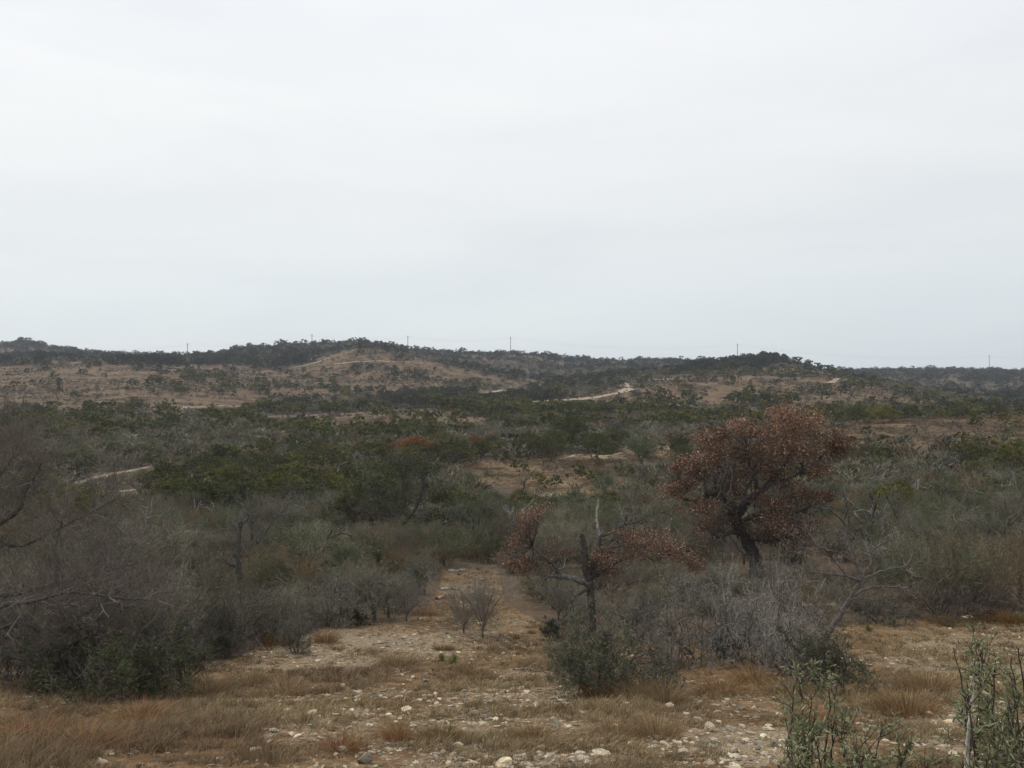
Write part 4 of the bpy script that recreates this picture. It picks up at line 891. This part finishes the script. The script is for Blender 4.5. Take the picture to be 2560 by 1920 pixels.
for i,(a,b,h,w,lb) in enumerate([(1480,1440,200,250,'wide tangled leafless shrub right of the broken oak trunk'),(1640,1438,210,240,'pale wiry leafless shrub left of the leaning bare tree'),(1720,1470,190,200,'dense pale leafless shrub round the foot of the leaning bare tree'),
    (1570,1400,150,200,'grey leafless shrub below the big rusty oak trunk'),(1380,1385,120,160,'grey leafless shrub just right of the broken oak trunk'),(560,1390,120,170,'grey brown leafless shrub at the left of the stony strip'),
    (730,1350,110,200,'wide grey leafless shrub above the stony strip'),(850,1322,105,150,'greenish grey leafless shrub above the stony strip'),(240,1480,230,330,'tall reddish grey leafless shrub behind the evergreen bush'),(60,1460,260,320,'dark red grey leafless shrub at the left edge'),
    (420,1420,190,240,'brown grey leafless shrub behind the dusky green bush'),(1900,1345,90,160,'grey leafless shrub at the back of the right clearing'),(2060,1338,95,190,'brown grey leafless shrub at the back of the right clearing'),(2180,1335,90,150,'dark leafless shrub by the right edge of the clearing'),
    (640,1365,90,130,'small grey leafless shrub left of the orange grass'),(1655,1292,88,150,'low grey leafless shrub hiding the foot of the big rusty oak'),(1560,1290,74,140,'low olive grey leafless shrub just left of the foot of the big rusty oak'),(1735,1292,80,150,'low brown grey leafless shrub just right of the foot of the big rusty oak'),(1480,1300,66,130,'low grey leafless shrub under the branches between the two rusty oaks')]):
    tc=[(.20,.19,.165),(.27,.255,.23),(.26,.245,.22),(.20,.19,.17),(.18,.17,.145),(.15,.135,.115),(.18,.175,.145),(.15,.155,.12),(.175,.15,.125),(.155,.13,.11),(.15,.13,.11),(.15,.14,.12),(.13,.11,.1),(.11,.1,.09),(.16,.15,.13),(.17,.16,.135),(.15,.15,.115),(.16,.14,.12),(.17,.16,.14)][i]
    leafy_shrub(a,b,h,w,lb,200+i,(.07,.075,.05),600 if i in (7,11) else 0,.05,tc,18,'bare_shrub')
# ------------------------------------------------------------------ near branches at the lower right (close to the camera)
def near_bush(base,shoots,label,seed,stick=None):
    rng=np.random.default_rng(seed); X,Y=base; p=np.array([X,Y,float(ground(X,Y))]); e=empty('leafy_shrub',p); tag(e,label,'shrub'); A=MB(); L_=MB()
    for (ut,vt,dy,n) in [(a+rng.uniform(-110,110)*q,b+rng.uniform(0,90)*q,c+rng.uniform(-.3,.3)*q,int(m*1.15)) for a,b,c,m in shoots for q in (0,1)]:
        t=W_(ut,vt,Y+dy)-p; mid=t*.5+np.array([rng.normal(0,.05),rng.normal(0,.05),.05]); Q=smooth_path([[0,0,-.05],mid*.5+rng.normal(0,.02,3),mid,t*.8+rng.normal(0,.02,3),t],6,rng,.004)
        tube(A,Q,np.linspace(.009,.002,len(Q)),(.075,.055,.045),6,0,rng,.1)
        k=rng.integers(len(Q)//2,len(Q)-1,n); d=np.gradient(Q,axis=0)[k]
        S=grow(Q[k],unit(unit(d)+rdir(n,rng)*.8),rng.uniform(.06,.16,n),np.full(n,.0026),2,[4],40,.6,rng=rng)
        for p0,p1,r0,r1 in S: frusta(A,p0,p1,r0,r1,4,vary((.085,.065,.055),len(p0),.15,rng))
        for (p0,p1,r0,r1),fr in zip(S,(.62,.5)):
            m=rng.uniform(0,1,len(p1))<fr; B=p1[m]; dd=unit(p1[m]-p0[m])
            # narrow folded leaves, two or three at a node
            for r in range(2):
                a=unit(dd*.5+rdir(len(B),rng)); b=unit(np.cross(a,rdir(len(B),rng))); c=np.cross(a,b); ln=rng.uniform(.02,.042,(len(B),1)); w=ln*.12
                V=np.stack([B,B+a*ln*.45+b*w+c*w*.5,B+a*ln+c*ln*.12,B+a*ln*.45-b*w+c*w*.5,B+a*ln*.5],1)
                i=np.arange(len(B))[:,None]*5; Fc=np.concatenate([np.concatenate([i,i+4,i+1],1)[:, [0,1,2]],np.concatenate([i+1,i+4,i+2],1),np.concatenate([i,i+3,i+4],1),np.concatenate([i+4,i+3,i+2],1)])
                L_.add(V.reshape(-1,3),Fc,np.repeat(vary((.28,.30,.165) if r else (.165,.18,.09),len(B),.2,rng),5,0))
    if stick:
        D_=MB(); Q=smooth_path([W_(a,b,Y+d)-p for a,b,d in stick],6,rng,.0012); tube(D_,Q,np.linspace(.0095,.005,len(Q)),(.48,.46,.42),7,0,rng,.1)
        q=Q[len(Q)//2]; tube(D_,[q,q+[.04,0,.002]],[.003,.0012],(.48,.46,.42),5,0,rng); q=Q[len(Q)*3//4]; tube(D_,[q,q+[-.012,0,.02]],[.004,.003],(.48,.46,.42),5,0,rng)
        D_.obj('dead_stick',[M_BARK],e)
    A.obj('stem',[M_BARK],e); L_.obj('crown',[M_LEAF],e)
near_bush((1.32,4.0),[(1735,1400,.2,7),(1715,1480,0,10),(1760,1540,-.1,14),(1700,1600,-.2,9),(1820,1560,.1,12),(1850,1610,.1,10),(1790,1470,.2,8),(1900,1640,.2,8),(1750,1640,-.2,12),(1960,1620,.3,8),(1680,1650,-.3,6),(1830,1640,-.2,9),(1740,1590,0,9)],'nearest thorny shrub with narrow pale green leaves at the bottom right',41)
near_bush((1.95,3.5),[(2060,1400,.3,8),(2110,1390,.2,9),(2150,1450,.1,12),(2190,1500,0,14),(2200,1560,-.1,14),(2170,1600,-.1,12),(2215,1440,.2,9),(2130,1520,.1,9),(2230,1330,.3,8),(2210,1640,-.3,12),(2130,1640,-.2,9),(2200,1400,.1,8)],'nearest dark thorny shrub in the bottom right corner beside a pale stick',42,[(2078,1760,-.05),(2088,1650,0),(2093,1580,0),(2100,1500,0),(2098,1462,0)])

# ------------------------------------------------------------------ yuccas
def yucca(u,v,w,label,seed,name='sotol'):
    p=hit(u,v); rng=np.random.default_rng(seed); s=p[1]/F*w; n=46; az=rng.uniform(0,6.283,n); t=np.radians(rng.uniform(8,80,n)); L=s*.62*rng.uniform(.7,1.1,n)
    d=np.stack([np.cos(az)*np.sin(t),np.sin(az)*np.sin(t),np.cos(t)],1); sd=np.stack([-np.sin(az),np.cos(az),az*0],1); wv=.045*s
    m=d*L[:,None]*.55; tip=d*L[:,None]+np.array([0,0,-1])*(L*.12)[:,None]; b=d*L[:,None]*.04
    V=np.stack([b-sd*wv,b+sd*wv,m+sd*wv*.8,m-sd*wv*.8,tip],1); i=np.arange(n)[:,None]*5; mb=MB()
    C=np.repeat(vary((.16,.165,.06),n,.25,rng)*np.where(rng.uniform(0,1,(n,1))<.25,[[1.5,1.25,1.2]],[[1,1,1]]),5,0)
    mb.add(V.reshape(-1,3),np.concatenate([i,i+1,i+2,i+3],1),C); 
    mb.add(V.reshape(-1,3),np.concatenate([i+3,i+2,i+4],1),C)
    o=mb.obj(name,[M_LEAF],None,p); tag(o,label,'yucca','spiky yucca rosettes in the clearing')
yucca(981,1434,50,'spiky yellow green yucca rosette in the middle of the dry grass',1)
yucca(955,1428,34,'smaller spiky yucca touching the left side of the middle one',2)
yucca(1930,1352,42,'spiky yucca rosette at the back of the right clearing',3)
yucca(1876,1364,34,'smaller spiky yucca left of the other at the back of the right clearing',4)
yucca(2196,1346,46,'spiky yucca at the right edge of the view',5)

# ------------------------------------------------------------------ rocks
def rock_mesh(seed,n=2,flat=.6):
    import bmesh
    rng=np.random.default_rng(seed); bm=bmesh.new(); bmesh.ops.create_icosphere(bm,subdivisions=n,radius=1.0)
    V=np.array([v.co[:] for v in bm.verts])
    pl=rdir(15,rng); off=rng.uniform(.42,.82,15)
    for _ in range(2):
        for d,o in zip(pl,off):
            q=V@d; V=V-np.where(q>o,q-o,0)[:,None]*d[None]*.93
    V+=rng.normal(0,.025,V.shape)*(1 if n>1 else .5); V*=np.array([1,rng.uniform(.6,.95),flat*rng.uniform(.6,1.15)])
    Fc=np.array([[v.index for v in f.verts] for f in bm.faces]); bm.free(); return V,Fc
RK=[rock_mesh(i,3,.62) for i in range(10)]; RS=[rock_mesh(40+i,1,.42) for i in range(10)]; RS=[(V*np.array([1.35,1,1]),Fc) for V,Fc in RS]
RKM=[]
for V,Fc in RK:
    mb=MB(); mb.add(V,Fc,(.52,.465,.37),0,False); RKM.append(mb.mesh('limestone_rock',[M_ROCK]))
G='loose limestone rocks on the clearing'
placed=[]
def rock(u,v,w,label,col=(1,1,1),flat=1.0,var=0,rot=None,sink=.3):
    p=hit(u,v); s=w*.5*p[1]/F; o=bpy.data.objects.new('limestone_rock',RKM[var%10]); COL.objects.link(o)
    o.location=(p[0],p[1],p[2]+s*.62*flat*(1-sink)-.01); o.rotation_euler=(random.uniform(-.2,.2),random.uniform(-.2,.2),random.uniform(0,6.28) if rot is None else rot); o.scale=(s,s*1.0,s*flat); o.color=(*col,1)
    tag(o,label,'rock',G); placed.append((p[0],p[1],s)); return o
gy=(.62,.62,.62); pk=(1.05,.9,.8)
rock(787,1650,40,'upright grey boulder at the bottom edge left of centre',(.55,.55,.57),1.35,0)
rock(1092,1658,58,'flat topped pale yellow rock at the bottom edge near the centre',(1.45,1.4,1.2),.75,1)
rock(1153,1531,28,'squarish cream rock in the middle of the foreground',(1.5,1.45,1.3),1.1,2)
rock(1141,1528,20,'flat cream rock leaning on the squarish one',(1.2,1.15,1.05),.5,3)
rock(1354,1526,26,'tan rounded rock below the thorn bush',(1.2,1.15,1.0),.9,4)
rock(1297,1636,54,'broad fractured grey white slab near the bottom',(1.1,1.1,1.05),.65,5)
rock(1256,1640,34,'low grey rock left of the fractured slab',(.85,.85,.85),.8,6)
rock(1133,1638,28,'grey white rock just right of the flat topped yellow rock',(.9,.9,.9),1,7)
rock(1172,1620,34,'wedge shaped grey rock above the flat topped yellow rock',(.8,.8,.8),.85,8)
rock(1222,1610,28,'light grey rock half hidden by grass above the slab',(.95,.95,.9),.9,9)
rock(988,1615,34,'pale flat rock in grass left of the flat topped yellow rock',(1.1,1.05,.95),.8,0)
rock(578,1615,38,'dark brownish grey boulder in dry grass at the lower left',(.45,.42,.4),.95,1)
rock(630,1590,24,'pale grey rock right of the brownish boulder',(.95,.92,.85),.9,2)
rock(1467,1612,28,'cream rock at the left of the rock pile',(1.15,1.1,1),1.1,3)
rock(1476,1630,28,'brown grey rock in front of the rock pile',(.7,.68,.65),1.1,4)
rock(1532,1580,32,'pitted grey white rock topping the rock pile',(.95,.93,.88),1.2,5)
rock(1576,1580,34,'tilted dark grey rock in the rock pile',(.6,.6,.6),1.05,6)
rock(1602,1572,28,'pale ledge rock at the right of the rock pile',(1,1,.95),.8,7)
rock(1660,1578,34,'light rock on the gravel patch',(1.2,1.15,1.05),.7,8)
rock(1690,1600,20,'small rounded rock on the gravel patch',(1.3,1.25,1.15),.7,9)
rock(2042,1586,56,'long flat cream slab at the lower right',(1.5,1.4,1.2),.45,1,.2)
rock(2052,1560,34,'flat pinkish rock behind the long cream slab',(1.15,1.0,.9),.5,2)
rock(2008,1546,30,'rounded pinkish rock left of the flat pinkish one',(1,.85,.78),.8,3)
rock(1957,1524,20,'small squarish cream rock in orange grass at the right',(1.35,1.25,1.05),1,4)
rock(2004,1498,36,'flat tan slab in orange grass at the right',(1.1,1.0,.85),.45,5)
rock(1921,1594,18,'small grey rock below the orange grass',(.9,.9,.88),.9,6)
rock(2180,1590,40,'pale layered rock near the right edge',(1.2,1.1,1),.7,7)
rock(968,1378,14,'bright cream block standing on the stony strip',(1.5,1.4,1.2),1.1,8)
rock(748,1512,22,'bright flat oval stone at the left of the foreground',(1.4,1.35,1.2),.4,1)
rock(755,1509,20,'cream wedge stone left of the centre',(1.2,1.15,1.05),.5,9)
rng=np.random.default_rng(91); cnt=len(placed); RT=['cream','grey','tan','pale','brownish grey']; RC=[(1.3,1.25,1.12),(.7,.7,.7),(1.0,.9,.76),(1.12,1.08,1.0),(.62,.56,.5)]
rp=[]
while len(rp)<268:
    a,b=rng.uniform(-20,2240),rng.uniform(1340,1665)
    if not inpoly(np.array([a]),np.array([b]),O_FORE)[0]: continue
    w=1.0
    for (cu,cv,ru,rv,q) in ((1640,1615,170,42,.6),(1130,1540,300,90,.45),(760,1395,280,38,.6),(1000,1380,150,25,.5),(650,1560,240,70,.35),(2100,1420,200,60,.5),(2080,1560,130,70,.5),(1500,1600,120,40,.7)):
        w=min(w,1-q*np.exp(-((a-cu)/ru)**2-((b-cv)/rv)**2)*1.6)
    if rng.uniform()<max(w,.0)*1.05 or (a<500 and rng.uniform()<.8): continue
    rp.append((a,b,rng.uniform()))
for a,b,q in rp:
    t=int(rng.choice(5,p=[.3,.2,.2,.2,.1])); sz=(.05+.16*q**3.0)  # metres wide
    p=hit(a,b); side='in the gravel patch' if ((a-1640)/200)**2+((b-1610)/60)**2<1 else 'on the right clearing' if a>1850 else 'on the stony strip at the back' if b<1430 else 'among dry grass at the lower left' if a<700 else 'in the lower middle foreground' if b>1560 else 'across the middle of the foreground'
    rock(a,b,sz*F/p[1],('fist sized ' if sz<.09 else 'small ' if sz<.14 else 'larger ')+RT[t]+' limestone rock '+side,RC[t],float(rng.uniform(.5,1.05)),int(rng.integers(0,10)),sink=.4)
# gravel: one loose mass
mb=MB(); rng=np.random.default_rng(93); n=0
NG=54000
Rr=np.exp(rng.uniform(math.log(6.2),math.log(42),NG)); aa=rng.uniform(-math.radians(34),math.radians(34),NG); gx=np.sin(aa)*Rr; gy_=np.cos(aa)*Rr; gz=ground(gx,gy_); gu,gv=proj(gx,gy_,gz)
okg=inpoly(gu,gv,O_FORE); pr=.24+fbm(gx/1.6,gy_/1.6,61)*1.3
for (cu,cv,ru,rv,q) in ((1640,1615,170,42,.35),(1560,1590,110,28,.4),(1130,1520,300,80,.3),(760,1395,280,38,.6),(1000,1380,150,25,.5),(650,1560,240,70,.3),(2100,1420,200,60,.5),(2080,1560,130,70,.55),(1100,1640,300,30,.4)):
    pr=pr+q*np.exp(-((gu-cu)/ru)**2-((gv-cv)/rv)**2)
pr=np.where(gu<450,pr*.35,pr); okg&=rng.uniform(0,1,NG)<pr
for i in np.nonzero(okg)[0]:
    V,Fc=RS[int(rng.integers(0,10))]; s=.012+.048*rng.uniform()**3; s*=(1+Rr[i]/34)
    a=rng.uniform(0,6.28); c,sn=math.cos(a),math.sin(a); Q=V@np.array([[c,-sn,0],[sn,c,0],[0,0,1]])*s+np.array([gx[i],gy_[i],gz[i]+s*rng.uniform(-.1,.3)])
    mb.add(Q,Fc,vary(((.42,.36,.27),(.26,.23,.18),(.54,.48,.37),(.30,.235,.16),(.20,.17,.13))[int(rng.integers(0,5))],1,.15,rng)[0])
o=mb.obj('gravel',[M_ROCK]); tag(o,'small pale limestone gravel scattered over the clearing','gravel',kind='stuff')

# ------------------------------------------------------------------ dry grass
def grass_sheet():
    rng=np.random.default_rng(95); NT=52000
    Rr=np.exp(rng.uniform(math.log(5.6),math.log(46),NT)); aa=rng.uniform(-math.radians(35),math.radians(35),NT); gx=np.sin(aa)*Rr; gy=np.cos(aa)*Rr; gz=ground(gx,gy); gu,gv=proj(gx,gy,gz)
    ok=inpoly(gu,gv,O_FORE)|(Rr<22); d=.58+fbm(gx/1.9,gy/1.9,81)*2.2+fbm(gx/.6,gy/.6,83)*1.8
    for (cu,cv,ru,rv,q) in ((1640,1615,150,38,.75),(1130,1510,240,50,.25),(760,1395,260,32,.35),(680,1440,180,12,.4),(2080,1560,100,50,.35),(1000,1385,140,20,.3)):
        d=d-q*np.exp(-((gu-cu)/ru)**2-((gv-cv)/rv)**2)
    for (cu,cv,ru,rv,q) in ((250,1590,330,90,.5),(2000,1480,110,80,.5),(1400,1530,120,30,.4),(1500,1600,60,60,.2),(850,1450,200,40,.4),(1950,1530,120,50,.4),(2100,1345,160,18,.5),(480,1500,120,50,.3)):
        d=d+q*np.exp(-((gu-cu)/ru)**2-((gv-cv)/rv)**2)
    ok&=rng.uniform(0,1,NT)<d
    gx,gy,gz,Rr,gu,gv,dd=[q[ok] for q in (gx,gy,gz,Rr,gu,gv,d)]; nt=len(gx)
    tall=np.clip(.035+.12*np.clip(dd-.25,0,1)*rng.uniform(.4,1.4,nt),.04,.36)
    red=np.clip(.25+fbm(gx/3.5,gy/3.5,85)*1.8+.55*np.exp(-((gu-200)/350)**2-((gv-1600)/120)**2)+.3*np.exp(-((gu-2010)/140)**2-((gv-1490)/70)**2),0,1)
    nb=15; B=np.repeat(np.arange(nt),nb); n=len(B)
    az=rng.uniform(0,6.283,n); rad=rng.uniform(0,1,n)**.7*.05*(1+Rr[B]/25); bx=gx[B]+np.cos(az)*rad; by=gy[B]+np.sin(az)*rad
    h=tall[B]*rng.uniform(.45,1.2,n); lean=rng.uniform(.2,1.5,n)*h; a2=az+rng.normal(0,1.6,n); w=.0016*(1+Rr[B]/7)*rng.uniform(.7,1.3,n)
    base=np.stack([bx,by,gz[B]-.01],1); dv=np.stack([np.cos(a2),np.sin(a2),a2*0],1); sd=np.stack([-np.sin(a2+.9),np.cos(a2+.9),a2*0],1)*w[:,None]
    mid=base+dv*(lean*.35)[:,None]+np.array([0,0,1])*(h*.6)[:,None]; tip=base+dv*lean[:,None]+np.array([0,0,1])*h[:,None]
    V=np.stack([base-sd,base+sd,mid+sd*.8,mid-sd*.8,tip],1)
    c0=np.array([.36,.268,.15]); c1=np.array([.225,.148,.09]); c2=np.array([.25,.205,.125])
    C=c0*(1-red[B])[:,None]+c1*red[B][:,None]; k=rng.uniform(0,1,n)<.3; C[k]=c2; C=C*(rng.uniform(.42,1.4,(nt,1))[B])*(1+rng.normal(0,.15,(n,1))); C=np.clip(C,.01,.8); C5=np.repeat(C,5,0)
    mb=MB(); i=np.arange(n)[:,None]*5; mb.add(V.reshape(-1,3),np.concatenate([i,i+1,i+2,i+3],1),C5)
    mb.f.append((np.concatenate([i+3,i+2,i+4],1)).ravel()); mb.k.append(np.full(n,3)); mb.m.append(np.zeros(n)); mb.sm.append(np.zeros(n,bool))
    o=mb.obj('dry_grass',[M_GRASS]); tag(o,'short tan and reddish dry grass covering the stony clearing','grass',kind='stuff'); print('grass blades',n)
grass_sheet()
def clump_mesh(seed,n=900,col=(.27,.185,.105)):
    rng=np.random.default_rng(seed); az=rng.uniform(0,6.283,n); t=np.abs(rng.normal(0,.55,n)); L=rng.uniform(.25,1.0,n)**.8
    b=np.stack([np.cos(az),np.sin(az),az*0],1)*(rng.uniform(0,1,(n,1))**.6*.5); d=np.stack([np.cos(az)*np.sin(t),np.sin(az)*np.sin(t),np.cos(t)],1)
    m=b+d*L[:,None]*.6; tip=b+d*L[:,None]+np.stack([np.cos(az),np.sin(az),az*0-.4],1)*(.18*L)[:,None]; sd=unit(np.cross(d,rdir(n,rng)))*.0042
    V=np.stack([b-sd,b+sd,m+sd*.8,m-sd*.8,tip],1).reshape(-1,3); C=np.repeat(vary(col,n,.38,rng),5,0); mb=MB(); i=np.arange(n)[:,None]*5
    mb.add(V,np.concatenate([i,i+1,i+2,i+3],1),C); mb.add(V,np.concatenate([i+3,i+2,i+4],1),C); return mb.mesh('bunch_grass',[M_GRASS])
CL=[clump_mesh(i) for i in range(5)]
def clump(u,v,hu,wu,label,tint,var):
    p=hit(u,v); s=p[1]/F; o=bpy.data.objects.new('bunch_grass',CL[var%5]); COL.objects.link(o); o.location=(p[0],p[1],p[2]-.02); o.scale=(wu*s,wu*s,hu*s); o.rotation_euler=(0,0,var*1.7); o.color=(*tint,1); tag(o,label,'grass clump','bunches of taller dry grass'); return o
OR=(1.0,.86,.78); TN_=(1.0,1.03,1.0); DK=(.6,.55,.5)
for i,(a,b,h,w,lb,t) in enumerate([(703,1388,34,44,'vivid orange grass bunch at the edge of the stony strip',OR),(2005,1500,60,110,'large orange brown grass bunch on the right clearing',(.95,.9,.82)),(1960,1545,60,120,'wide rusty grass bunch below the large orange one',(.85,.78,.7)),(1440,1520,60,90,'tall tan grass at the foot of the dull twiggy bush',TN_),(1380,1512,62,80,'tall straw grass at the foot of the thorn bush',TN_),
    (1300,1508,44,70,'brown grass under the thorn bush',DK),(860,1440,40,80,'straw grass bunch left of the middle yucca',TN_),(1010,1470,30,90,'dark flattened grass bunch below the middle yucca',DK),(540,1480,36,80,'tan grass bunch right of the evergreen bush',TN_),(450,1500,46,80,'tall straw grass at the corner of the evergreen bush',TN_),(300,1560,50,110,'orange tan grass at the lower left',(1.05,.95,.85)),(180,1620,50,130,'reddish grass at the bottom left',(.95,.8,.7)),
    (60,1600,50,120,'rust red grass near the left bottom corner',(.95,.76,.66)),(620,1500,34,80,'pale tan grass bunch among the left stones',TN_),(950,1600,48,80,'brown green grass bunch above the flat pale rock',(.75,.75,.6)),(860,1600,52,60,'orange brown grass stalks above the bottom boulder',(1,.85,.75)),(1330,1590,44,90,'tan grass behind the fractured slab',TN_),(1420,1590,52,90,'tan grass bunch left of the rock pile',TN_),(1640,1480,40,90,'dry grass between the leafless shrubs',(.9,.8,.65)),
    (1560,1500,36,100,'reddish tan grass in front of the leafless shrubs',(.98,.88,.78)),(2130,1340,30,80,'golden grass at the back of the right clearing',(1.25,1.1,.8)),(2040,1345,26,70,'tan grass at the back of the right clearing',TN_),(1760,1560,40,90,'orange tan grass above the gravel patch',(1,.9,.8)),(1150,1600,40,80,'brown grass round the wedge shaped rock',(.8,.72,.6)),(960,1405,16,36,'dark little grass bunch on the stony strip',DK),(1160,1440,26,60,'tan grass bunch left of the thorn bush',TN_),
    (1030,1330,20,60,'reddish grass behind the little bare trees',(.95,.82,.72)),(920,1330,22,50,'reddish grass bunch below the fallen logs',(.9,.74,.65)),(600,1395,34,60,'brown grass bunch beside the silvery bush',(.8,.65,.5)),(730,1620,44,90,'orange stalked grass left of the bottom boulder',(1,.86,.76)),(2190,1345,30,60,'golden grass by the right edge',(1.2,1.05,.75)),(1700,1500,34,80,'tan grass before the pale shrubs',TN_)]):
    clump(a,b,h,w,lb,t,i)

# ------------------------------------------------------------------ power line
M_POLE=flat_mat('weathered_wood',(.16,.15,.14),.85); M_WIRE=flat_mat('wire',(.10,.10,.10),.5,.3)
PT=[]
def pole(u,vt,vb,label,Y):
    X=(u-U0)/F*Y; g=float(ground(X,Y)); ztop=-(vt-V0)/F*Y; h=ztop-g; e=empty('utility_pole',(X,Y,g)); tag(e,label,'utility pole','power line poles along the ridge')
    mb=MB(); tube(mb,[[0,0,-1],[0,0,h*.5],[0,0,h]],[.46,.38,.30],(1,1,1),10,0,R_,0); mb.obj('post',[M_POLE],e)
    for k,(dz,L) in enumerate(((1.2,1.3),(2.6,1.3))):
        m=MB(); tube(m,[[-L,0,h-dz],[L,0,h-dz+.001]],[.07,.07],(1,1,1),6,0,R_,0); 
        a=m.obj('cross_arm',[M_POLE],e)
        for sx in (-1,1):
            q=MB(); tube(q,[[sx*L*.95,0,h-dz],[sx*L*.95,0,h-dz-.45]],[.07,.05],(1,1,1),6,0,R_,0); q.obj('insulator',[M_WIRE],a)
    PT.append((X,Y,g+h))
pole(405,741,771,'leftmost power pole above the dip of the left skyline',1040)
pole(674,721,750,'pale power pole left of the ridge top trees',1010)
pole(881,725,751,'power pole right of the highest ridge trees',1060)
pole(1103,727,760,'tall power pole over the central skyline trees',1070)
pole(1593,742,775,'power pole left of the wooded right hilltop',1080)
pole(2137,767,800,'faint power pole on the far right ridge',1350)
PT.sort(); PT=[(PT[0][0]-260,PT[0][1],PT[0][2]-4)]+PT+[(PT[-1][0]+200,PT[-1][1]+30,PT[-1][2])]
for dz,lab in ((-.3,'top wire of the thin power line along the skyline'),(-1.7,'middle wire of the thin power line along the skyline'),(-3.0,'lowest wire of the thin power line along the skyline')):
    mb=MB()
    for a,b in zip(PT[:-1],PT[1:]):
        t=np.linspace(0,1,16); Q=np.array(a)[None]*(1-t)[:,None]+np.array(b)[None]*t[:,None]; sag=min(9,abs(b[0]-a[0])*.03); Q[:,2]+=dz-4*sag*t*(1-t); tube(mb,Q,np.full(16,.022),(1,1,1),4,0,R_,0,False)
    o=mb.obj('power_line',[M_WIRE]); tag(o,lab,'power line','wires of the power line')

# ------------------------------------------------------------------ air
def haze():
    m=bpy.data.materials.new('haze'); m.use_nodes=True; nt=m.node_tree; nt.nodes.clear(); o=nt.nodes.new('ShaderNodeOutputMaterial'); v=nt.nodes.new('ShaderNodeVolumePrincipled')
    v.inputs['Color'].default_value=(.80,.87,1,1); v.inputs['Density'].default_value=HAZE; v.inputs['Anisotropy'].default_value=.3; nt.links.new(v.outputs[0],o.inputs['Volume'])
    zt=float(Z2.max())+14; zb=float(Z2.min())-1; s=2700; mb=MB(); V=[(a*s,b*s,c) for c in (zb,zt) for a,b in ((-1,-1),(1,-1),(1,1),(-1,1))]
    mb.add(V,[[3,2,1,0],[4,5,6,7],[0,1,5,4],[1,2,6,5],[2,3,7,6],[3,0,4,7]],(1,1,1)); h=mb.obj('haze',[m]); tag(h,'thin grey blue haze over the far hills','haze',kind='stuff')
HAZE=.00014
haze()

# ------------------------------------------------------------------ light
SUN_EL=math.radians(48); SUN_AZ=math.radians(-50)      # azimuth measured from the view direction towards the right
w=bpy.data.worlds.new('World'); scn.world=w; w.use_nodes=True; nt=w.node_tree; nt.nodes.clear()
out=nt.nodes.new('ShaderNodeOutputWorld'); sky=nt.nodes.new('ShaderNodeTexSky'); sky.sky_type='NISHITA'; sky.sun_disc=False; sky.sun_elevation=SUN_EL; sky.sun_rotation=SUN_AZ
sky.air_density=1; sky.dust_density=2
bg=nt.nodes.new('ShaderNodeBackground'); bg.inputs[1].default_value=.09; nt.links.new(sky.outputs[0],bg.inputs[0])
tc=nt.nodes.new('ShaderNodeTexCoord'); sx=nt.nodes.new('ShaderNodeSeparateXYZ'); nt.links.new(tc.outputs['Generated'],sx.inputs[0])
mp=nt.nodes.new('ShaderNodeMapping'); mp.inputs['Scale'].default_value=(1.2,1.2,6.5); mp.inputs['Rotation'].default_value=(.1,-.12,.3); nt.links.new(tc.outputs['Generated'],mp.inputs[0])
cl=noise(nt,1.7,5,.5,mp.outputs[0],.4)
grad=ramp(nt,sx.outputs[2],[(0.0,(.70,.75,.775)),(.08,(.73,.785,.81)),(.16,(.80,.83,.84)),(.28,(.86,.88,.89)),(.45,(.90,.92,.945)),(1,(.92,.935,.96))])
var=ramp(nt,cl,[(.3,(.93,.94,.955)),(.5,(1,1,1)),(.7,(1.045,1.035,1.02))])
cc=mixc(nt,1.0,grad,var,'MULTIPLY'); cc=mixc(nt,1.0,cc,ramp(nt,math_(nt,'ADD',math_(nt,'MULTIPLY',sx.outputs[0],.8),.5),[(.1,(1.035,1.03,1.02)),(.5,(1,1,1)),(.95,(.955,.96,.97))]),'MULTIPLY'); bg2=nt.nodes.new('ShaderNodeBackground'); nt.links.new(cc,bg2.inputs[0]); bg2.inputs[1].default_value=1.07
mx=nt.nodes.new('ShaderNodeMixShader'); mx.inputs[0].default_value=.93; nt.links.new(bg.outputs[0],mx.inputs[1]); nt.links.new(bg2.outputs[0],mx.inputs[2]); nt.links.new(mx.outputs[0],out.inputs[0])
ld=bpy.data.lights.new('Sun','SUN'); ld.energy=1.5; ld.angle=math.radians(11); ld.color=(1,.95,.87); lo=bpy.data.objects.new('Sun',ld); COL.objects.link(lo)
dv=Vector((math.sin(SUN_AZ)*math.cos(SUN_EL),math.cos(SUN_AZ)*math.cos(SUN_EL),math.sin(SUN_EL))); lo.rotation_euler=dv.to_track_quat('Z','Y').to_euler()
scn.view_settings.view_transform='Standard'; scn.view_settings.look='None'; scn.view_settings.exposure=0; scn.view_settings.gamma=1
# ------------------------------------------------------------------ camera
cd=bpy.data.cameras.new('Camera'); cd.sensor_width=36; cd.lens=36*F/2212; cd.clip_start=.1; cd.clip_end=9000
cam=bpy.data.objects.new('Camera',cd); COL.objects.link(cam); cam.location=(0,0,0); cam.rotation_euler=(math.radians(90),0,0); scn.camera=cam
scn.cycles.transparent_max_bounces=8; scn.cycles.max_bounces=5; scn.cycles.diffuse_bounces=3; scn.cycles.volume_bounces=1
scn.render.resolution_x=1024; scn.render.resolution_y=768
